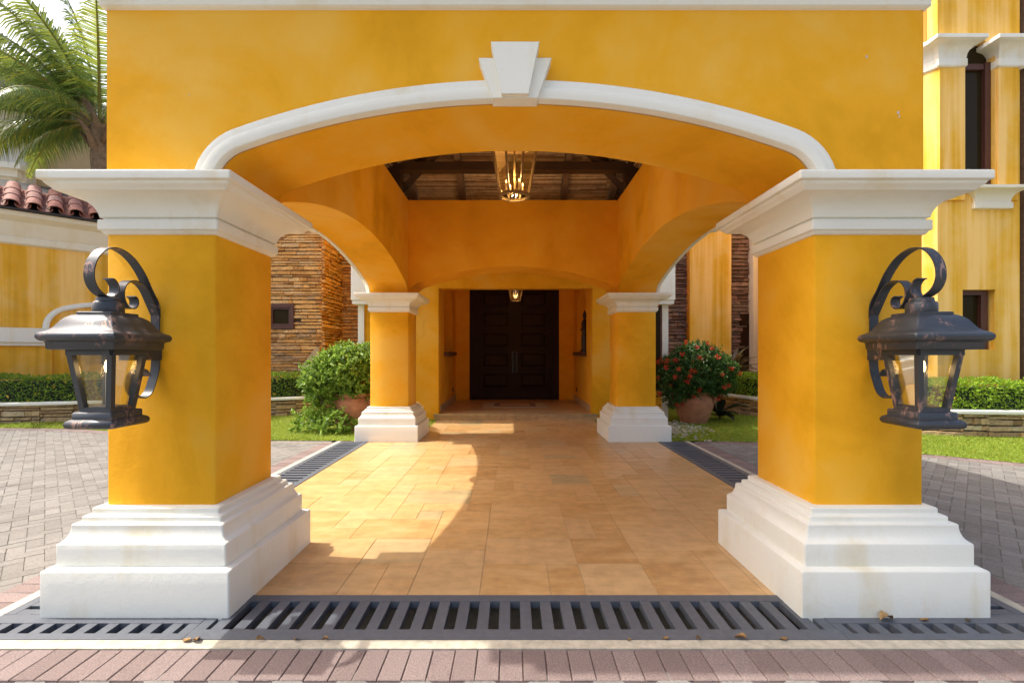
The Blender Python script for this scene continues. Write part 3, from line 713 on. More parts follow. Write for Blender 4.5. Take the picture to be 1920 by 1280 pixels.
hb('step_nosing', 'tile', (OX0 - 0.10, OX1 + 0.10, 10.03, EW - 0.003, ZF - 0.035, ZF))
hb('inlay_border', 'kerb', (-0.72, 0.86, 11.35, 12.45, ZF - 0.004, ZF + 0.001)); hb('inlay_panel', 'brick', (-0.45, 0.6, 11.5, 12.3, ZF, ZF + 0.003))
hb('inlay_diamond', 'tile', (-0.3, 0.45, 11.65, 12.15, ZF, ZF + 0.005))
# door
DX0, DX1, DY = -1.2, 1.33, RB_ + 0.12
dmid = 0.075
hb('door_frame', 'door', (DX0, DX0 + 0.2, DY - 0.06, DY + 0.14, ZF, 3.42), (DX1 - 0.2, DX1, DY - 0.06, DY + 0.14, ZF, 3.42), (DX0 + 0.2, DX1 - 0.2, DY - 0.06, DY + 0.14, 3.36, 3.42))
zz = [ZF + 0.34 + k*0.575 for k in range(6)]
for x0, x1 in ((DX0 + 0.2, dmid - 0.003), (dmid + 0.003, DX1 - 0.2)):
    bx = [(x0, x0 + 0.17, DY, DY + 0.09, ZF + 0.008, 3.36), (x1 - 0.17, x1, DY, DY + 0.09, ZF + 0.008, 3.36), (x0 + 0.17, x1 - 0.17, DY + 0.05, DY + 0.09, ZF + 0.008, 3.36)]
    prev = ZF + 0.008
    for z in zz:
        bx.append((x0 + 0.17, x1 - 0.17, DY + 0.001, DY + 0.05, prev, z)); prev = min(z + 0.40, 3.36)
    if prev < 3.36: bx.append((x0 + 0.17, x1 - 0.17, DY + 0.001, DY + 0.05, prev, 3.36))
    lf_ = hb('door_leaf', 'door', *bx)
    for z in zz:
        z1 = min(z + 0.40, 3.355)
        m = MB(); a, b = x0 + 0.185, x1 - 0.185
        m.loft([[Vector(p) for p in ((a + o, y, z + 0.015 + o), (b - o, y, z + 0.015 + o), (b - o, y, z1 - 0.015 - o), (a + o, y, z1 - 0.015 - o))] for o, y in ((0, DY + 0.052), (0, DY + 0.040), (0.055, DY + 0.018))], True, False, True)
        obj('door_panel', m, M['door'], lf_, smooth=0)
    hx_ = x1 - 0.05 if x0 < 0 and x1 < 0.1 else x0 + 0.05
    m = MB(); m.tube([(hx_, DY, 0.95), (hx_, DY - 0.05, 1.0), (hx_, DY - 0.05, 1.40), (hx_, DY, 1.45)], 0.012, 8); m.box(hx_ - 0.025, hx_ + 0.025, DY - 0.006, DY, 0.9, 1.5); obj('door_handle', m, M['bronze'], lf_)
hanging_lantern(0.09, 11.5, 2.74, 0.12, 0.2, 0.38, ZC, 'small brass lantern hanging in front of the dark double door', 4.0)
# pilaster blocks at the ends of the house front
for s, xe in ((-1, -3.28), (1, 3.33)):
    a, b = sorted((xe + s*0.11, xe - s*0.95)); c, d = sorted((xe + s*0.04, xe - s*0.09))
    m = MB(); m.rect([(0, 2.49), (0, 2.56), (0.02, 2.58), (0.02, 3.4), (0, 3.42)], a, b, EW - 0.22, EW - 0.001); blk = obj('entablature_block', m, M['white'], house)
    hb('corner_strip', 'white', (c, d, EW - 0.06, EW + 0.06, 0, 2.49))
hb('window', 'dark_glass', (2.3, 3.2, EW - 0.02, EW + 0.02, 0.7, 2.45))
hb('window_frame', 'frame', (2.24, 2.3, EW - 0.04, EW + 0.02, 0.64, 2.49), (3.2, 3.23, EW - 0.04, EW + 0.02, 0.64, 2.49), (2.3, 3.2, EW - 0.04, EW + 0.02, 0.64, 0.7))
hb('link_roof', 'cream', (xo0 + 0.15, xo1 - 0.15, yo1 + 0.001, EW - 0.001, 3.30, 3.45))
hb('wall', 'yellow', (-3.28, 3.33, EW + 0.3, 16, 4.4, 6.8)); hb('shade_parapet', 'cream', (-3.4, 3.45, EW + 0.2, 16.1, 6.8, 7.0)); hb('ledge', 'cream', (-3.32, 3.37, EW - 0.04, EW + 0.3, 4.4, 4.5)); hb('door_light_block', 'door', (-1.4, 1.5, RB_ + 0.27, RB_ + 0.42, 0, 3.6))  # unseen storey raised to shade the bay; panel behind door added against light leak
# statue in the niche
m = MB(); sx, sy, sz = OX1 + 0.015, 11.28, NZ + 0.085
m.lathe([(0.10, 0), (0.10, 0.05), (0.075, 0.07), (0.085, 0.30), (0.07, 0.45), (0.062, 0.52), (0.078, 0.62), (0.082, 0.70), (0.06, 0.76), (0.028, 0.79), (0.028, 0.81), (0.045, 0.84), (0.052, 0.88), (0.045, 0.93), (0.03, 0.96), (0.014, 1.0), (0.002, 1.02)], (sx, sy, sz), 16)
for s in (-1, 1): m.tube([(sx, sy + s*0.07, sz + 0.71), (sx - 0.03, sy + s*0.105, sz + 0.58), (sx - 0.085, sy + s*0.04, sz + 0.53)], [0.03, 0.026, 0.02], 8)
obj('statue', m, M['statue'], None, label='small dark carved figure standing on the niche shelf by the doorway', cat='statue')

# ------------------------------------------------------------------ stone cladding
SV = {}
def stone_meshes(matname):
    if matname not in SV:
        L = []
        for k in range(7):
            r = random.Random(k + 40); m = MB()
            nx = 3; loops = []
            for i in range(nx + 1):
                u = -0.5 + i/nx
                j = lambda q: r.uniform(-q, q)
                z0, z1 = -0.5 + abs(j(0.08)), 0.5 - abs(j(0.14)); y = -0.5 + r.uniform(0, 0.35)
                if i in (0, nx): y += 0.12
                loops.append([Vector((u + j(0.03), 0.5, z0)), Vector((u + j(0.03), y, z0 + 0.06)), Vector((u + j(0.03), y + j(0.15), z1 - 0.1)), Vector((u + j(0.03), 0.5, z1))])
            m.loft(loops, True, True, True); me = m.mesh('stone', 0); me.materials.append(M[matname]); L.append(me)
        SV[matname] = L
    return SV[matname]
def stone_face(parent, a, b, z0, z1, rowh, lens, depth, matname, maxn=300, holes=(), seed=1):
    """ledge stones on the vertical face from a to b (x,y); outside is to the right of a->b"""
    r = random.Random(seed); a = Vector((*a, 0)); b = Vector((*b, 0)); L = (b - a).length; t = (b - a)/L
    ang = math.atan2(t.y, t.x); n = Vector((t.y, -t.x, 0)); ms = stone_meshes(matname)
    rest = MB(); cnt = 0; z = z0
    while z < z1 - 0.01:
        h = rowh*r.uniform(0.5, 1.65); h = min(h, z1 - z); u = -r.uniform(0, lens[0])
        while u < L:
            l = r.uniform(*lens); u0, u1 = max(u, 0), min(u + l, L); u += l
            if u1 - u0 < 0.02: continue
            cu, cz = (u0+u1)/2, z + h/2
            if any(p0 < cu < p1 and q0 < cz < q1 for p0, p1, q0, q1 in holes): continue
            dp = depth*r.uniform(0.6, 1.5)
            loc = a + t*cu + n*(dp*0.5 - 0.012) + Vector((0, 0, cz)); me = r.choice(ms)
            sc_ = (u1 - u0 - 0.004, dp, h - 0.004)
            if cnt < maxn:
                inst('stone', me, parent, loc, ang, sc_); cnt += 1
            else:
                T_ = Matrix.Translation(loc) @ Matrix.Rotation(ang, 4, 'Z') @ Matrix.Diagonal((*sc_, 1))
                rest.add([T_ @ v.co for v in me.vertices], [tuple(p.vertices) for p in me.polygons])
        z += h
    if rest.v: obj('stone_field', rest, M[matname], parent, smooth=0, merge=False, kind='stuff')

# tower on the sunny side, clad in ledge stone
tower = thing('stone_tower', (-5.6, 13, 0), 'tower clad in tan ledge stone with a small square window beside the porch', 'tower')
A0, A1, A2, A3 = (-7.6, 12.1), (-4.93, 12.1), (-4.97, 13.6), (-4.2, 13.6)
core = hb('wall', 'mortar', (-7.6, -4.95, 12.12, 16, 0, 5.6), (-5.2, -4.2, 13.62, 16, 0, 5.6), parent=tower)
wx0, wx1 = (503-960)*12.1/875, (553-960)*12.1/875; wz0, wz1 = CAMZ + (663-617)*12.1/875, CAMZ + (663-570)*12.1/875
ho = [(wx0 + 7.6, wx1 + 7.6, wz0, wz1)]
vis0 = 1.05
front_face = hb('stone_cladding', 'mortar', (-7.6, -4.94, 12.105, 12.121, 0, 5.6), parent=tower)
stone_face(front_face, (-6.35, 12.1), A1, 0.55, 4.75, 0.078, (0.12, 0.5), 0.06, 'stone', 300, [(wx0 + 6.35, wx1 + 6.35, wz0, wz1)], 2)
stone_face(front_face, A0, (-6.35, 12.1), 0.55, 4.75, 0.085, (0.2, 0.6), 0.06, 'stone', 0, (), 3)
side_face = hb('stone_cladding', 'mortar', (-4.955, -4.945, 12.11, 13.6, 0, 5.6), parent=tower)
stone_face(side_face, A1, A2, 0.55, 4.75, 0.075, (0.12, 0.45), 0.07, 'stone', 300, (), 4)
rear_face = hb('stone_cladding', 'mortar', (-4.95, -4.21, 13.605, 13.621, 0, 5.6), parent=tower)
stone_face(rear_face, A2, A3, 0.55, 4.75, 0.078, (0.1, 0.4), 0.06, 'stone', 300, (), 5)
wn = hb('window', 'dark_glass', (wx0 + 0.08, wx1 - 0.08, 12.09, 12.11, wz0 + 0.08, wz1 - 0.08), parent=tower)
hb('window_frame', 'frame', (wx0, wx0 + 0.09, 12.02, 12.12, wz0, wz1), (wx1 - 0.09, wx1, 12.02, 12.12, wz0, wz1), (wx0 + 0.09, wx1 - 0.09, 12.02, 12.12, wz0, wz0 + 0.09), (wx0 + 0.09, wx1 - 0.09, 12.02, 12.12, wz1 - 0.09, wz1), parent=wn)
hb('sash', 'frame', (wx0 + 0.09, wx0 + 0.14, 12.05, 12.10, wz0 + 0.09, wz1 - 0.09), (wx1 - 0.14, wx1 - 0.09, 12.05, 12.10, wz0 + 0.09, wz1 - 0.09), (wx0 + 0.14, wx1 - 0.14, 12.05, 12.10, wz0 + 0.09, wz0 + 0.14), (wx0 + 0.14, wx1 - 0.14, 12.05, 12.10, wz1 - 0.14, wz1 - 0.09), parent=wn)
m = MB(); m.poly_prism([(-5.5, 1.0), (-4.96, 1.0), (-4.96, 1.62), (-5.08, 1.55)], Matrix(((1, 0, 0, 0), (0, 0, -1, 12.09), (0, 1, 0, 0), (0, 0, 0, 1))), 0.10); obj('tan_wedge', m, M['tan_and_shaded'], tower, smooth=0)  # tan wedge set on the stone face at the tower edge
hb('roof_slab', 'cream', (-7.7, -4.1, 12.0, 16.1, 5.6, 5.8), parent=tower)

# bay on the shady side: yellow pilaster between ledge stone with shade in its colour
bay = thing('stone_bay', (5.3, 13, 0), 'house bay with pale yellow pilaster between strips of dark shaded brown ledge stone', 'building')
BD = 13.0
bxp = lambda x: (x - 960)*BD/875
hb('wall', 'mortar', (4.0, 8.2, BD + 0.12, BD + 3, 0, 5.6), parent=bay)
st1 = hb('stone_strip', 'mortar', (bxp(1240), bxp(1289), BD + 0.06, BD + 0.121, 0, 5.6), parent=bay)
stone_face(st1, (bxp(1238), BD + 0.06), (bxp(1290), BD + 0.06), 0.3, 4.9, 0.085, (0.15, 0.5), 0.09, 'shaded_brown_stone', 300, (), 6)
st2 = hb('stone_strip', 'mortar', (bxp(1364), bxp(1430), BD + 0.06, BD + 0.121, 0, 5.6), parent=bay)
hz0, hz1 = CAMZ + (663-700)*BD/875, CAMZ + (663-587)*BD/875
stone_face(st2, (bxp(1363), BD + 0.06), (bxp(1432), BD + 0.06), 0.3, 4.9, 0.085, (0.15, 0.5), 0.09, 'shaded_brown_stone', 300, [((1389-1363)*BD/875, (1410-1363)*BD/875, hz0, hz1)], 7)
hb('pilaster', 'yellow_streaked', (bxp(1288), bxp(1365), BD - 0.2, BD + 0.121, 0, 5.6), parent=bay)
hb('cream_pilaster', 'cream', (bxp(1404), bxp(1470), BD - 0.25, BD + 0.05, 0, 5.6), parent=bay)
hb('tall_window', 'door', (bxp(1389), bxp(1404), BD - 0.02, BD + 0.1, hz0, hz1), parent=bay)
hb('roof_slab', 'cream', (3.9, 8.3, BD - 0.3, BD + 3.1, 5.6, 5.8), parent=bay)

# ------------------------------------------------------------------ yellow tower on the shady side
ty = thing('yellow_tower', (9, 10, 0), 'tall faceted yellow tower with slim arched window and white pilaster capitals', 'tower')
TD = 9.0
tx = lambda x, d=TD: (x - 960)*d/875
tz = lambda y, d=TD: CAMZ + (663 - y)*d/875
dirf = Vector((-0.54, 0.84))
x1_, x4_ = tx(1758), tx(1912)
TH = 9.2
wx_a, wx_b = tx(1806), tx(1866)                     # tall window recess
sw0, sw1, sz0, sz1 = tx(1805), tx(1866), tz(655), tz(543)   # small window
zs0, zs1 = tz(357), tz(112)
def facets(m, z0, z1):
    lx, ly = x1_ + dirf.x*3.5, TD + dirf.y*3.5
    rx, ry = x4_ + 0.9, TD + 2.2
    P = [(lx, ly), (x1_, TD), (x4_, TD), (rx, ry), (rx, ly + 1.5), (lx, ly + 1.5)]
    m.loft([[Vector((*p, z)) for p in P] for z in (z0, z1)], True, True, True)
# the body sits back behind the front wall so that the windows are true recesses
bodyset = 0.24
m = MB(); lx, ly = x1_ + dirf.x*3.5, TD + dirf.y*3.5
P = [(lx, ly), (x1_ + dirf.x*bodyset/0.84, TD + bodyset), (x4_, TD + bodyset), (x4_ + 0.8, TD + 2.2), (x4_ + 0.8, ly + 1.5), (lx + 1.0, ly + 1.5)]
m.loft([[Vector((*p, z)) for p in P] for z in (0, TH)], True, True, True); obj('tower_body', m, M['yellow_streaked'], ty, smooth=0)
m = MB()
def fw(a, b, z0, z1):
    if a <= x1_ + 1e-6:
        s = dirf.x*bodyset/0.84
        m.loft([[Vector(p) for p in ((x1_, TD, z), (b, TD, z), (b, TD + bodyset, z), (x1_ + s, TD + bodyset, z))] for z in (z0, z1)], True, True, True)
    else: m.box(a, b, TD, TD + bodyset, z0, z1)
fw(x1_, sw0, 0, zs1); fw(sw1, x4_, 0, zs1)
fw(sw0, sw1, 0, sz0); fw(sw0, sw1, sz1, zs0)
wc, wr_ = (wx_a + wx_b)/2, (wx_b - wx_a)/2
ac = full([(wr_*math.cos(k*math.pi/16), zs1 + wr_*1.25*math.sin(k*math.pi/16)) for k in range(9)], wc)
pm = arch_wall(lambda u, wv, z: Vector((u, TD + wv, z)), x1_, x4_, ac, TH, bodyset, zs1)
m.v += []; o_ = len(m.v); m.v += pm.v; m.f += [tuple(i + o_ for i in q) for q in pm.f]
obj('tower_face', m, M['yellow_streaked'], ty, smooth=0)
g1 = hb('tall_window', 'dark_glass', (wx_a - 0.02, wx_b + 0.02, TD + 0.16, TD + 0.18, zs0, zs1 + wr_*1.4), parent=ty)
hb('window_frame', 'frame', (wx_b - 0.11, wx_b + 0.01, TD + 0.08, TD + 0.2, zs0, zs1), (wx_a, wx_b - 0.11, TD + 0.10, TD + 0.2, zs1 - 0.13, zs1 - 0.02), (wx_a, wx_a + 0.06, TD + 0.1, TD + 0.2, zs0, zs1), parent=g1)
g2 = hb('small_window', 'dark_glass', (sw0, sw1, TD + 0.18, TD + 0.20, sz0, sz1), parent=ty)
hb('window_frame', 'frame', (sw0, sw0 + 0.05, TD + 0.1, TD + 0.22, sz0, sz1), (sw1 - 0.17, sw1 - 0.04, TD + 0.1, TD + 0.22, sz0, sz1), (sw0 + 0.05, sw1 - 0.17, TD + 0.1, TD + 0.22, sz0, sz0 + 0.09), (sw0 + 0.05, sw1 - 0.17, TD + 0.1, TD + 0.22, sz1 - 0.09, sz1), parent=g2)
hb('pilaster', 'yellow_streaked', (x1_ + 0.001, wx_a - 0.005, TD - 0.045, TD + 0.001, zs0 - 0.2, tz(122)), parent=ty)
hb('pilaster', 'yellow_streaked', (wx_b + 0.02, x4_ - 0.08, TD - 0.045, TD + 0.001, zs0 - 0.2, tz(122)), parent=ty)
CP = [(-0.02, 0), (0.015, 0.01), (0.035, 0.03), (0.035, 0.16), (0.02, 0.17), (0.025, 0.19)]
for k in range(1, 7):
    a = math.pi/2*k/6; CP.append((0.20 - 0.175*math.cos(a), 0.19 + 0.22*math.sin(a)))
CP += [(0.21, 0.42), (0.235, 0.43), (0.235, 0.50), (0.22, 0.51)]
zc0 = tz(130)
m = MB(); m.rect([(o, zc0 + z) for o, z in CP], x1_ - 0.02, wx_a - 0.02, TD - 0.045, TD + 0.15); 
m.loft([[Vector((p[0]*1.0, p[1], zc0 + z)) for p in ((x1_ - o*0.9, TD - o*0.5), (x1_ + 0.05, TD + 0.05), (x1_ + dirf.x*3 + 0.1, TD + dirf.y*3), (x1_ + dirf.x*3 - o*0.9, TD + dirf.y*3 - o*0.5))] for o, z in CP], True, True, True)
obj('pilaster_capital', m, M['white'], ty, smooth=28)
m = MB(); m.rect([(o, zc0 + z) for o, z in CP], wx_b + 0.03, x4_ + 0.05, TD - 0.045, TD + 0.15); obj('pilaster_capital', m, M['white'], ty, smooth=28)
SP = [(-0.20, -0.40), (-0.17, -0.39), (-0.17, -0.28), (-0.19, -0.27), (-0.19, -0.25)]
for k in range(1, 7):
    a = math.pi/2*k/6; SP.append((-0.01 - 0.18*math.cos(a), -0.25 + 0.19*math.sin(a)))
SP += [(0.0, -0.05), (0.0, 0.0)]
m = MB(); m.rect([(o, zs0 + 0.03 + z) for o, z in SP], tx(1805), tx(1910), TD - 0.24, TD + 0.3); obj('sill_corbel', m, M['cream'], ty, smooth=28)
hb('stone_edge', 'shaded_brown_stone', (x4_ + 0.12, x4_ + 1.0, TD + 0.02, TD + 0.3, 0, TH), parent=ty)

# ------------------------------------------------------------------ angled wing on the sunny side
wing = thing('house_wing', (-10.6, 11.5, 0), 'angled low yellow wing with cream cornice and clay tile eave', 'building')
S2 = math.sqrt(0.5)
WO = Vector((-11.9, 10.2, 0))
WM = Matrix(((S2, -S2, 0, WO.x), (S2, S2, 0, WO.y), (0, 0, 1, 0), (0, 0, 0, 1)))   # local x along wall, y inwards
def wb_(nm, mat, *bx, parent=wing, **kw):
    m = MB()
    for q in bx: m.box(*q, M=WM)
    return obj(nm, m, M[mat], parent, **kw)
wb_('wall', 'yellow_streaked', (0.08, 7.0, 0, 1.6, 0, 3.95)); wb_('stone_return', 'shaded_brown_stone', (-3, 0.08, 0.25, 1.6, 0, 3.95))
wb_('pilaster', 'yellow_streaked', (0.082, 1.32, -0.05, 0.001, 0, 1.68))
m = MB()
for prof in ([(0.0, 3.93), (0.05, 3.95), (0.07, 3.97), (0.07, 4.10), (0.05, 4.12), (0.07, 4.15), (0.09, 4.3), (0.13, 4.45), (0.22, 4.52), (0.26, 4.54), (0.28, 4.56), (0.28, 4.66), (0.0, 4.67)],):
    m.loft([[WM @ Vector((u, -o, z)) for u in (-0.2, 7.0)] for o, z in prof], False)
    m.loft([[WM @ Vector((-0.2, y, z)) for y in (-o, 0.4)] for o, z in prof], False)
obj('cornice', m, M['cream'], wing, smooth=28)
wb_('white_ledge', 'white', (-0.25, 3.9, -0.16, 0.001, 1.70, 2.03), (-0.2, 3.85, -0.11, 0.001, 1.62, 1.70))
wc_ = full(basket(1.15, 2.62, 2.6, 0.45, 2.031), 2.42)
obj('arch_trim', arch_trim(lambda u, p, z: WM @ Vector((u, p*1.2, z)), wc_), M['white'], wing)
wb_('gutter', 'gutter', (-0.3, 3.6, -0.36, 0.1, 4.671, 4.71))
# barrel tiles
bt = MB(); NS = 8
loops = []
for y, r, z in ((0, 0.145, 0), (0.5, 0.12, 0.012)):
    loops.append([Vector((r*math.cos(math.pi*k/NS), y, z + r*0.8*math.sin(math.pi*k/NS))) for k in range(NS + 1)] + [Vector(((r - 0.016)*math.cos(math.pi*k/NS), y, z + (r*0.8 - 0.016)*math.sin(math.pi*k/NS))) for k in range(NS, -1, -1)])
bt.loft(loops, True, True, True); tile_me = bt.mesh('roof_tile', 50); tile_me.materials.append(M['roof_tile'])
pt = MB(); loops = []
for y, r, z in ((0, 0.13, 0.06), (0.5, 0.145, 0.07)):
    loops.append([Vector((r*math.cos(math.pi + math.pi*k/NS), y, z + r*0.6*math.sin(math.pi + math.pi*k/NS))) for k in range(NS + 1)] + [Vector(((r - 0.014)*math.cos(math.pi + math.pi*k/NS), y, z + (r*0.6 - 0.014)*math.sin(math.pi + math.pi*k/NS))) for k in range(NS, -1, -1)])
pt.loft(loops, True, True, True); pan_me = pt.mesh('roof_tile_pan', 50); pan_me.materials.append(M['roof_tile'])
pit = math.radians(31)
rbx = MB(); rbx.add([WM @ Vector(p) for p in ((-1, -0.3, 4.72), (3.1, -0.3, 4.72), (3.1, 1.4, 4.72 + 1.7*math.tan(pit)), (-1, 1.4, 4.72 + 1.7*math.tan(pit)), (-1, 1.4, 4.68), (3.1, 1.4, 4.68))], [(0, 1, 2, 3), (3, 2, 5, 4), (0, 3, 4), (1, 5, 2)])
rf = obj('tile_roof', rbx, M['gutter'], wing, smooth=0)
q = WM.to_3x3().to_4x4() @ Matrix.Rotation(pit, 4, 'X')
for r_ in range(3):
    for c_ in range(10):
        for me, du, dz in ((tile_me, 0.0, 0.055), (pan_me, 0.178, 0.0)):
            lp = Vector((-0.4 + c_*0.355 + du, -0.36 + r_*0.40*math.cos(pit), 4.725 + r_*0.40*math.sin(pit) + dz + 0.01*r_))
            o = inst('roof_tile', me, rf, WM @ lp); o.rotation_euler = q.to_euler()

# cream upper storey far behind
cu = thing('cream_house', (-17.5, 19, 0), 'pale cream house with grey roof behind the palm tree', 'house')
CD = 17.0
cxp = (68 - 960)*CD/875
CM = Matrix.Translation((cxp, CD, 0)) @ Matrix.Rotation(math.radians(20), 4, 'Z')
def cb(nm, mat, *bx):
    m = MB()
    for b in bx: m.box(*b, M=CM)
    return obj(nm, m, M[mat], cu)
cb('wall', 'tan_and_shaded', (0, 6.5, 0, 5, 0, 9.9)); cb('lit_wall', 'lit_cream_wall', (-7, 0, -0.6, 5, 0, 9.9))  # one house: shaded face darker, lit face lighter by colour
m = MB()
for o, z0, z1 in ((0.10, 7.55, 7.75), (0.25, 7.75, 8.0), (0.4, 8.0, 8.2)): m.box(-7.2, -0.35 + o, -0.6 - o, 5.2, z0 - 0.2, z1 - 0.201, M=CM)
obj('string_course', m, M['white'], cu)
m = MB(); m.box(-7.6, 1.4, -1.6, 5.5, 10.3, 10.75, M=CM); m.box(-7.5, 1.2, -1.4, 5.4, 10.0, 10.3, M=CM); obj('roof_eave', m, M['grey_roof'], cu)

# ------------------------------------------------------------------ planters, hedges, lawns
def offset_poly(P, d):
    out = []
    for i, p in enumerate(P):
        a = Vector(P[max(0, i-1)]); b = Vector(P[min(len(P)-1, i+1)]); t = (b - a).normalized()
        out.append((p[0] - t.y*d, p[1] + t.x*d))
    return out
def smooth_poly(P, n=5): return [tuple(q) for q in catmull([Vector(p) for p in P], n)]
def planter(P, zt, thick, label, seed):
    c = P[len(P)//2]; root = thing('planter_wall', (c[0], c[1], 0), label, 'planter')
    I = offset_poly(P, thick); m = MB()
    m.loft([[Vector((*p, 0)), Vector((*p, zt - 0.05)), Vector((*q, zt - 0.05)), Vector((*q, 0))] for p, q in zip(P, I)], True, True, True)
    body = obj('wall_core', m, M['mortar'], root, smooth=0)
    m = MB(); O = offset_poly(P, -0.07)
    m.loft([[Vector((*p, zt - 0.05)), Vector((*p, zt - 0.008)), Vector((*p, zt)), Vector((*q, zt)), Vector((*q, zt - 0.05))] for p, q in zip(O, offset_poly(P, thick + 0.03))], True, True, True)
    obj('coping', m, M['white'], root, smooth=40)
    n = 0
    for k, (a, b) in enumerate(zip(P, P[1:])):
        stone_face(body, a, b, 0.0, zt - 0.05, 0.085, (0.12, 0.42), 0.05, 'wall_stone', 60 if len(P) < 8 else 18, (), seed + k)
def diamond(m, p, d, nrm, L, W_):
    s = d.cross(nrm).normalized()*W_/2; k = nrm*(W_*0.25)
    m.v += [tuple(p), tuple(p + d*L*0.5 + s + k), tuple(p + d*L), tuple(p + d*L*0.5 - s + k)]
    o = len(m.v) - 4; m.f += [(o, o+1, o+2), (o, o+2, o+3)]
def rdir(r):
    while True:
        v = Vector((r.uniform(-1, 1), r.uniform(-1, 1), r.uniform(-1, 1)))
        if 0.05 < v.length < 1: return v.normalized()
def hedge(P, z0, z1, w0, w1, count, mat, label, flower, nf, seed):
    r = random.Random(seed); c = P[len(P)//2]
    root = thing('hedge', (c[0], c[1], z0), label, 'hedge')
    A = offset_poly(P, w0); Bq = offset_poly(P, w1)
    m = MB(); e_ = 0.09
    ia, ib = offset_poly(P, w0 + e_), offset_poly(P, w1 - e_)
    m.loft([[Vector((*p, z0 - 0.04)), Vector((*p, z1 - e_)), Vector((*q, z1 - e_)), Vector((*q, z0 - 0.04))] for p, q in zip(ia, ib)], True, True, True)
    obj('dark_core', m, M['core'], root, smooth=0)  # solid dark box added inside the leaves to block the view through
    lens = [(Vector(b) - Vector(a)).length for a, b in zip(P, P[1:])]; tot = sum(lens)
    def pick():
        s = r.uniform(0, tot); i = 0
        while i < len(lens) - 1 and s > lens[i]: s -= lens[i]; i += 1
        f = s/lens[i]; a = Vector(A[i]).lerp(Vector(A[i+1]), f); b = Vector(Bq[i]).lerp(Vector(Bq[i+1]), f)
        u = r.random(); zz_ = r.random()
        if r.random() < 0.5: u = r.uniform(-0.06, 0.15); side = Vector((a.x - b.x, a.y - b.y, 0)).normalized()
        else: zz_ = r.uniform(0.86, 1.06); side = Vector((0, 0, 1))
        q = a.lerp(b, u); z = z0 + (z1 - z0)*zz_
        wob = noise.noise(Vector((q.x*2.2, q.y*2.2, z*2.5)))*0.09
        return Vector((q.x, q.y, z)) + side*wob, side
    m = MB()
    for _ in range(count):
        p, sd = pick(); d = (rdir(r) + sd*0.8 + Vector((0, 0, 0.4))).normalized(); L = r.uniform(0.035, 0.065)
        diamond(m, p, d, (rdir(r) + sd).normalized(), L, L*0.55)
    obj('foliage', m, M[mat], root, smooth=0, merge=False, kind='stuff')
    if nf:
        m = MB()
        for _ in range(nf):
            p, sd = pick(); p = p + sd*0.04
            for _k in range(7):
                d = (rdir(r) + sd*0.6).normalized(); diamond(m, p + rdir(r)*0.02, d, rdir(r), 0.03, 0.025)
        obj('flowers', m, M[flower], root, smooth=0, merge=False, kind='stuff')
PL = smooth_poly([(-13.5, 9.45), (-10.4, 9.5), (-8.6, 9.95), (-6.4, 10.4), (-5.0, 10.8), (-4.2, 11.5), (-3.9, 12.2)], 3)
PR = smooth_poly([(4.9, 12.4), (5.35, 11.0), (5.85, 9.7), (6.9, 8.45), (8.2, 8.05), (10.5, 8.0)], 4)
planter(PL, 0.43, 0.25, 'curved stone planter wall with white coping beyond the sunlit driveway', 70)
planter(PR, 0.45, 0.25, 'curved stone planter wall with white coping beside the shaded driveway', 120)
hedge(PL, 0.38, 0.95, 0.18, 0.75, 15000, 'hedge', 'clipped green hedge with yellow flowers in the planter below the angled wing', 'yellow_flower', 170, 21)
hedge(PR, 0.38, 0.92, 0.18, 0.75, 14000, 'hedge_bright', 'bright green clipped hedge in the planter below the tall yellow tower', 'yellow_flower', 14, 22)
def lawn(name, front, back, label, count, seed, bumps):
    r = random.Random(seed); m = MB()
    poly = [Vector((x, y, 0.0)) for x, y in front] + [Vector((x, y, 0.0)) for x, y in back]
    m.add(poly, [tuple(range(len(poly)))]); 
    bm = bmesh.new(); me = m.mesh(name, 0, False); bm.from_mesh(me); bmesh.ops.triangulate(bm, faces=bm.faces); bm.to_mesh(me)
    tris = [[v.co.copy() for v in f.verts] for f in bm.faces]; bm.free()
    base = obj(name, me, M['lawn'], kind='structure'); 
    areas = [((b - a).cross(c - a)).length/2 for a, b, c in tris]; tot = sum(areas)
    g_ = MB()
    for (a, b, c), ar in zip(tris, areas):
        for _ in range(int(count*ar/tot)):
            u, v = r.random(), r.random()
            if u + v > 1: u, v = 1-u, 1-v
            p = a + (b - a)*u + (c - a)*v
            dens = noise.noise(Vector((p.x*1.3, p.y*1.3, 3.0)))
            h = r.uniform(0.025, 0.055)*(1 + 0.5*dens)
            an = r.uniform(0, 6.283); s = Vector((math.cos(an), math.sin(an), 0))*0.006; ln = Vector((r.uniform(-1, 1), r.uniform(-1, 1), 0))*h*1.6
            o = len(g_.v); g_.v += [tuple(p - s), tuple(p + s), tuple(p + ln + Vector((0, 0, h)))]; g_.f.append((o, o+1, o+2))
    obj('grass', g_, M['grass'], None, smooth=0, merge=False, kind='stuff', label=label, cat='grass')
lawn('lawn_left', LAWN_L, [(-13.5, 9.6), (-10.4, 9.7), (-8.6, 10.1), (-6.4, 10.5), (-5.0, 11.0), (-4.1, 11.8), (-3.0, 10.12), (-1.62, 10.1), (-1.62, 8.75), (-2.62, 8.75)], 'short sunlit grass strip beside the sunny driveway', 60000, 31, 0)
lawn('lawn_right', LAWN_R, [(10.5, 8.3), (8.2, 8.3), (6.9, 8.6), (5.95, 9.8), (5.45, 11.0), (5.0, 12.6), (3.6, 12.6), (3.35, 10.12), (1.76, 10.1), (1.76, 8.75), (2.66, 8.75)], 'short grass lawn beside the shaded driveway', 60000, 32, 0)
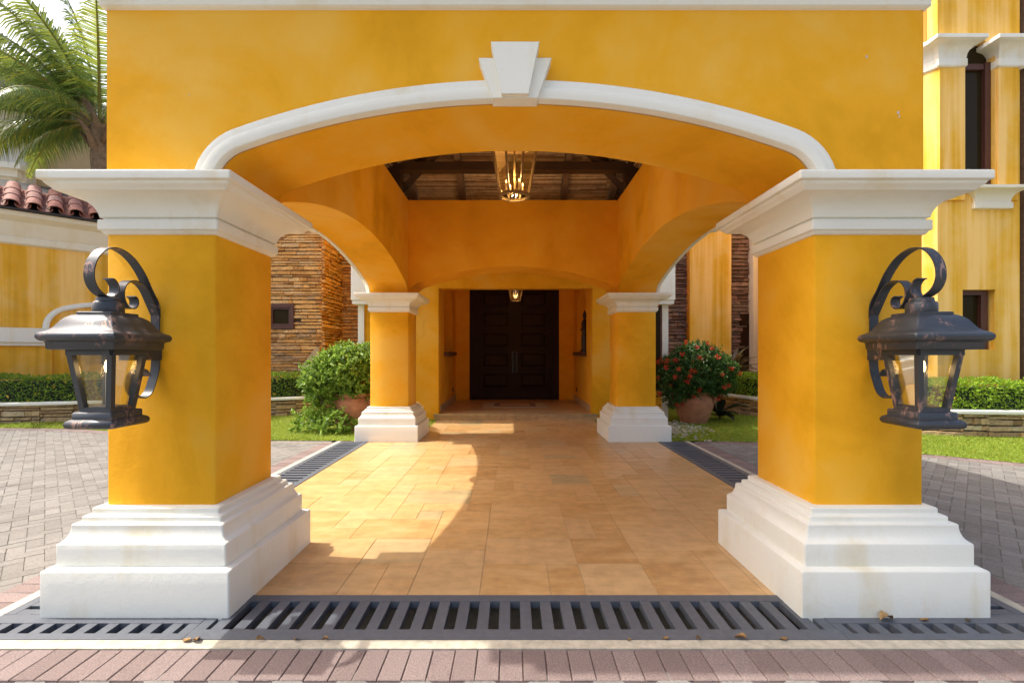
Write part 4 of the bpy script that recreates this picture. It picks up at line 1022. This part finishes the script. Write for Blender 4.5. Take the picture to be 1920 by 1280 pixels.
# pale gravel by the pot
m = MB(); r = random.Random(8)
for _ in range(700):
    x, y = r.gauss(3.05, 0.28), r.gauss(9.0, 0.45)
    if x < 2.62 or y > 9.9 or x > 3.75: continue
    s = r.uniform(0.012, 0.03); an = r.uniform(0, 3)
    m.box(-s, s, -s*0.7, s*0.7, 0, s*0.9, M=Matrix.Translation((x, y, 0.004)) @ Matrix.Rotation(an, 4, 'Z') @ Matrix.Rotation(r.uniform(-0.4, 0.4), 4, 'X'))
obj('gravel', m, M['gravel'], None, smooth=0, merge=False, kind='stuff', label='pale gravel around the round terracotta pot', cat='gravel')

# ------------------------------------------------------------------ pots and bushes
def pot(x, y, R_, H, label):
    m = MB(); k = R_
    prof = [(0.55*k, 0), (0.66*k, 0.02*H), (0.70*k, 0.10*H), (0.72*k, 0.13*H), (0.88*k, 0.34*H), (0.98*k, 0.55*H), (1.0*k, 0.66*H), (0.97*k, 0.78*H), (0.88*k, 0.87*H), (0.84*k, 0.90*H), (0.90*k, 0.93*H), (0.92*k, 0.97*H), (0.90*k, H), (0.80*k, H), (0.78*k, 0.9*H)]
    root = thing('flower_pot', (x, y, 0), label, 'pot')
    m.lathe(prof, (x, y, -0.01), 40, True, False); obj('pot_body', m, M['terracotta'], root, smooth=40)
    m = MB(); m.lathe([(0.01, 0.905*H), (0.79*k, 0.90*H)], (x, y, 0), 24, False, False); obj('soil', m, M['soil'], root)
    for a in (0.3, math.pi - 0.3, -math.pi/2 + 0.9):
        m = MB(); ca, sa = math.cos(a), math.sin(a)
        m.tube([(x + ca*0.92*k, y + sa*0.92*k, 0.86*H), (x + ca*1.12*k, y + sa*1.12*k, 0.82*H), (x + ca*1.1*k, y + sa*1.1*k, 0.70*H), (x + ca*0.98*k, y + sa*0.98*k, 0.64*H)], 0.022, 8); obj('handle', m, M['terracotta'], root)
    return root
def bush(x, y, z0, blobs, n, mat, label, flowers, seed, L0=0.055, trunk=None):
    """blobs: (centre, radii) ellipsoids"""
    r = random.Random(seed); root = thing('flowering_bush', (x, y, z0), label, 'bush')
    m = MB()
    for c, rad in blobs:
        c = Vector(c); m.tube([(x + r.uniform(-0.05, 0.05), y, z0), (Vector((x, y, z0)) + c)/2 + rdir(r)*0.05, c], [0.02, 0.014, 0.006], 6)
        for _k in range(4):
            m.tube([c, c + Vector((r.uniform(-1, 1)*rad[0], r.uniform(-1, 1)*rad[1], r.uniform(-0.5, 1)*rad[2]))*0.8], [0.008, 0.003], 5)
    obj('stems', m, M['bark'], root)
    m = MB(); fl = MB(); wts = [rad[0]*rad[1]*rad[2] for _, rad in blobs]; 
    for _ in range(n):
        c, rad = r.choices(blobs, wts)[0]
        d = rdir(r); k = r.uniform(0.55, 1.0)**0.5
        k *= 1 + 0.28*noise.noise(Vector((d.x*2.3 + seed, d.y*2.3, d.z*2.3)))
        p = Vector(c) + Vector((d.x*rad[0], d.y*rad[1], d.z*rad[2]))*k
        if p.z < 0.03: continue
        ax = (d + Vector((0, 0, 0.35)) + rdir(r)*0.5).normalized()
        for q in range(r.randint(5, 9)):                 # a small sprig of leaves
            dd = (ax*0.6 + rdir(r)).normalized(); L = L0*r.uniform(0.7, 1.4)
            diamond(m, p + ax*0.015*q + rdir(r)*0.012, dd, (ax + rdir(r)*0.5).normalized(), L, L*0.5)
        if flowers and r.random() < flowers and k > 0.85 and d.y < 0.4:
            for q in range(24):
                dd = (d + rdir(r)*1.2).normalized(); diamond(fl, p + d*0.11 + rdir(r)*0.035, dd, rdir(r), 0.04, 0.028)
    obj('foliage', m, M[mat], root, smooth=0, merge=False, kind='stuff')
    if fl.v: obj('flowers', fl, M['red_flower'], root, smooth=0, merge=False, kind='stuff')
pot(-3.02, 8.95, 0.43, 0.70, 'wide terracotta pot half hidden under trailing leaves beside far pier')
bush(-3.05, 8.9, 0.6, [((-3.05, 8.85, 1.08), (0.62, 0.45, 0.46)), ((-2.75, 8.9, 1.2), (0.4, 0.4, 0.34)), ((-3.5, 8.75, 0.95), (0.36, 0.32, 0.38)), ((-3.52, 8.6, 0.52), (0.22, 0.2, 0.36)), ((-3.72, 8.5, 0.22), (0.2, 0.18, 0.2)), ((-3.15, 8.35, 0.2), (0.3, 0.16, 0.17))], 2000, 'bush_light', 'light green leafy bush trailing down over its terracotta pot', 0.006, 41, 0.078)
pot(3.8, 9.75, 0.385, 0.66, 'round terracotta pot standing on the shaded lawn')
bush(3.82, 9.75, 0.6, [((3.82, 9.7, 1.06), (0.72, 0.55, 0.50)), ((3.45, 9.6, 0.85), (0.36, 0.34, 0.36)), ((4.2, 9.65, 0.95), (0.36, 0.36, 0.36)), ((3.8, 9.7, 1.42), (0.34, 0.3, 0.2)), ((3.28, 9.6, 0.62), (0.2, 0.2, 0.24))], 2700, 'bush', 'round dark green bush dotted with red flowers in terracotta pot', 0.045, 42, 0.055)

def strap_plant(name, x, y, z, n, L, wid, mat, label, cat, seed, rise=0.9):
    r = random.Random(seed); root = thing(name, (x, y, z), label, cat)
    m = MB(); m.tube([(x, y, z - 0.05), (x + 0.01, y, z + L*0.35)], [0.025, 0.015], 7); obj('stem', m, M['bark'], root)
    for k in range(n):
        a = k*2.4 + r.uniform(-0.3, 0.3); el = r.uniform(0.1, 1.35)*rise
        hd = Vector((math.cos(a), math.sin(a), 0)); b0 = Vector((x, y, z + L*0.35*r.uniform(0.3, 1)))
        m = MB(); loops = []; s = Vector((-hd.y, hd.x, 0)); p = b0.copy(); l = L*r.uniform(0.7, 1.1)
        for i in range(7):
            t = i/6; ang = el - t*t*1.3
            w_ = wid*math.sin(math.pi*min(1, 0.12 + t*0.88))*0.5 + 0.002
            loops.append([p - s*w_, p + Vector((0, 0, -w_*0.35)), p + s*w_])
            p = p + (hd*math.cos(ang) + Vector((0, 0, math.sin(ang))))*l/6
        m.loft(loops, False); obj('leaf', m, M[mat], root, smooth=60)
strap_plant('cordyline', 5.02, 10.6, 0.85, 38, 0.72, 0.09, 'cordyline', 'spiky red-green cordyline plant rising behind the flowering bush', 'plant', 51)
strap_plant('dark_leaf_plant', 4.45, 10.0, 0.02, 16, 0.6, 0.17, 'dark_leaf', 'low dark broad-leaved plant beside the round pot', 'plant', 52, 0.8)
strap_plant('spider_plant', -3.35, 8.28, 0.01, 20, 0.34, 0.03, 'bush_light', 'small tuft of arching light green leaves on the sunlit lawn', 'plant', 53)

# ------------------------------------------------------------------ palm tree
pr = random.Random(61)
palm_x, palm_y = (188 - 960)*13.4/875, 13.4
pzc = CAMZ + (663 - 235)*13.4/875
palm = thing('palm_tree', (palm_x + 0.3, palm_y, 0), 'coconut palm with drooping green fronds rising behind the wing roof', 'palm tree')
m = MB(); path = [Vector((palm_x + 0.35*(1 - t) - 0.0, palm_y, pzc*t)) for t in [k/24 for k in range(25)]]
m.tube(path, [0.30 - 0.07*k/24 + (0.018 if k % 2 else 0) for k in range(25)], 14); obj('trunk', m, M['bark'], palm, smooth=0)
top = Vector((palm_x, palm_y, pzc))
for k in range(16):     # old leaf bases
    a = k*2.399; z = -0.9 + k*0.075; m = MB()
    b = top + Vector((math.cos(a)*0.2, math.sin(a)*0.2, z)); m.tube([b, b + Vector((math.cos(a)*0.16, math.sin(a)*0.16, 0.22)), b + Vector((math.cos(a)*0.30, math.sin(a)*0.30, 0.36))], [0.10, 0.07, 0.03], 6)
    obj('leaf_base', m, M['bark'], palm, smooth=0)
def frond(az, el, L, droop, tw=0.0):
    hd = Vector((math.cos(az), math.sin(az), 0)); sd = Vector((-hd.y, hd.x, 0))
    p = top + hd*0.12; N = 16; pts = []
    for i in range(N + 1):
        t = i/N; ang = el - droop*t**1.4; pts.append(p.copy()); p = p + (hd*math.cos(ang) + Vector((0, 0, math.sin(ang))))*L/N
    m = MB(); m.tube(pts, [0.045*(1 - 0.9*i/N) + 0.004 for i in range(N + 1)], 5); root = obj('frond', m, M['rachis'], palm)
    lf = MB(); n = 96
    for i in range(n):
        t = 0.14 + 0.86*i/n; q = t*N; i0 = min(int(q), N - 1); f = q - i0; p = pts[i0].lerp(pts[i0+1], f); tg = (pts[i0+1] - pts[i0]).normalized()
        for s in (-1, 1):
            ll = L*0.26*math.sin(math.pi*min(1, 0.25 + 0.72*t))*pr.uniform(0.85, 1.1)
            d = (tg*0.55 + sd*s*0.85 + Vector((0, 0, -0.15 + pr.uniform(-0.2, 0.2)))).normalized()
            nn = d.cross(tg).normalized()*(0.016*L/3)
            e1 = p + d*ll*0.5 + Vector((0, 0, -ll*0.08)); e2 = p + d*ll*0.9 + Vector((0, 0, -ll*pr.uniform(0.3, 0.6)))
            up_ = d.cross(sd*s).normalized() if True else nn
            wv = tg*0.0135*L/3
            o = len(lf.v); lf.v += [tuple(p - wv), tuple(p + wv), tuple(e1 + wv), tuple(e1 - wv), tuple(e2)]; lf.f += [(o, o+1, o+2, o+3), (o+3, o+2, o+4)]
    obj('leaflets', lf, M['palm'], root, smooth=0, merge=False, kind='stuff')
for az, el, L, dr in ((180, 78, 4.2, 0.9), (165, 62, 4.4, 1.1), (195, 50, 4.4, 1.15), (178, 36, 4.2, 1.2), (205, 22, 3.9, 1.35), (160, 20, 3.8, 1.3), (190, 2, 3.2, 1.25), (215, -4, 2.9, 1.3), (170, 0, 3.0, 1.3), (240, 40, 3.8, 1.2), (255, 70, 4.0, 1.0), (270, 15, 3.0, 1.4), (120, 60, 4.2, 1.1), (90, 30, 4.0, 1.2), (60, 65, 4.2, 1.1), (20, 50, 4.2, 1.2), (-10, 25, 3.8, 1.3), (310, 55, 4.0, 1.2), (330, 10, 3.2, 1.4), (225, -25, 2.4, 1.0), (200, 88, 4.2, 0.5), (172, 70, 4.5, 0.8), (186, 44, 4.3, 1.0), (210, 58, 4.2, 1.1), (150, 45, 4.3, 1.1), (182, 12, 3.6, 1.0), (230, 66, 4.0, 0.9)):
    frond(math.radians(az), math.radians(el), L, dr)

# ------------------------------------------------------------------ dry leaves on kerb and grate
lr = random.Random(9)
def dry_leaf(x, y, z, s, rz, label):
    m = MB(); n = 5; loops = []
    for i in range(n):
        t = i/(n - 1); w_ = s*0.32*math.sin(math.pi*(0.06 + 0.9*t)); zz_ = s*0.25*math.sin(3*t + rz)
        loops.append([Vector(((t - 0.5)*s, -w_, max(0.002, 0.012 + zz_ + w_*0.5))), Vector(((t - 0.5)*s, 0, max(0.001, 0.004 + zz_))), Vector(((t - 0.5)*s, w_, max(0.002, 0.012 + zz_ + w_*0.4)))])
    m.loft(loops, False); o = obj('dry_leaf', m, M['dry_leaf'], None, smooth=60, loc=(x, y, z), label=label, cat='leaf', group='dry leaves around the drain grates'); o.rotation_euler = (0, 0, rz)
for qx, s in ((735, 0.03), (752, 0.045), (960, 0.03)):
    pass
for i, (qx, qy, s) in enumerate(((350, 1203, 0.05), (368, 1202, 0.06), (488, 1203, 0.04), (553, 1203, 0.045), (610, 1203, 0.03), (1248, 1200, 0.03), (1388, 1200, 0.06), (1310, 1202, 0.03), (1470, 1201, 0.04), (1180, 1203, 0.025))):
    d = CAMZ*875/(qy - 663); dry_leaf((qx - 960)*d/875, d, 0.006, s, lr.uniform(0, 6), 'curled brown dry leaf lying against the kerb by the front grate')
for (qx, qy, s) in ((1662, 1152, 0.085), (1732, 1155, 0.04), (1815, 1156, 0.04)):
    d = YN - HB - 0.03; dry_leaf((qx - 960)*d/875, d, 0.006, s, lr.uniform(0, 6), 'dry brown leaf leaning on the plinth beside the shaded driveway')
for x in (0.55, 0.78, 0.98, 1.12, 1.28, 1.34, 1.42):
    dry_leaf(x + lr.uniform(-0.03, 0.03), GF0 + lr.uniform(0.1, 0.2), -0.198, lr.uniform(0.06, 0.1), lr.uniform(0, 6), 'dead leaf lying in the drain channel below the wide grate')
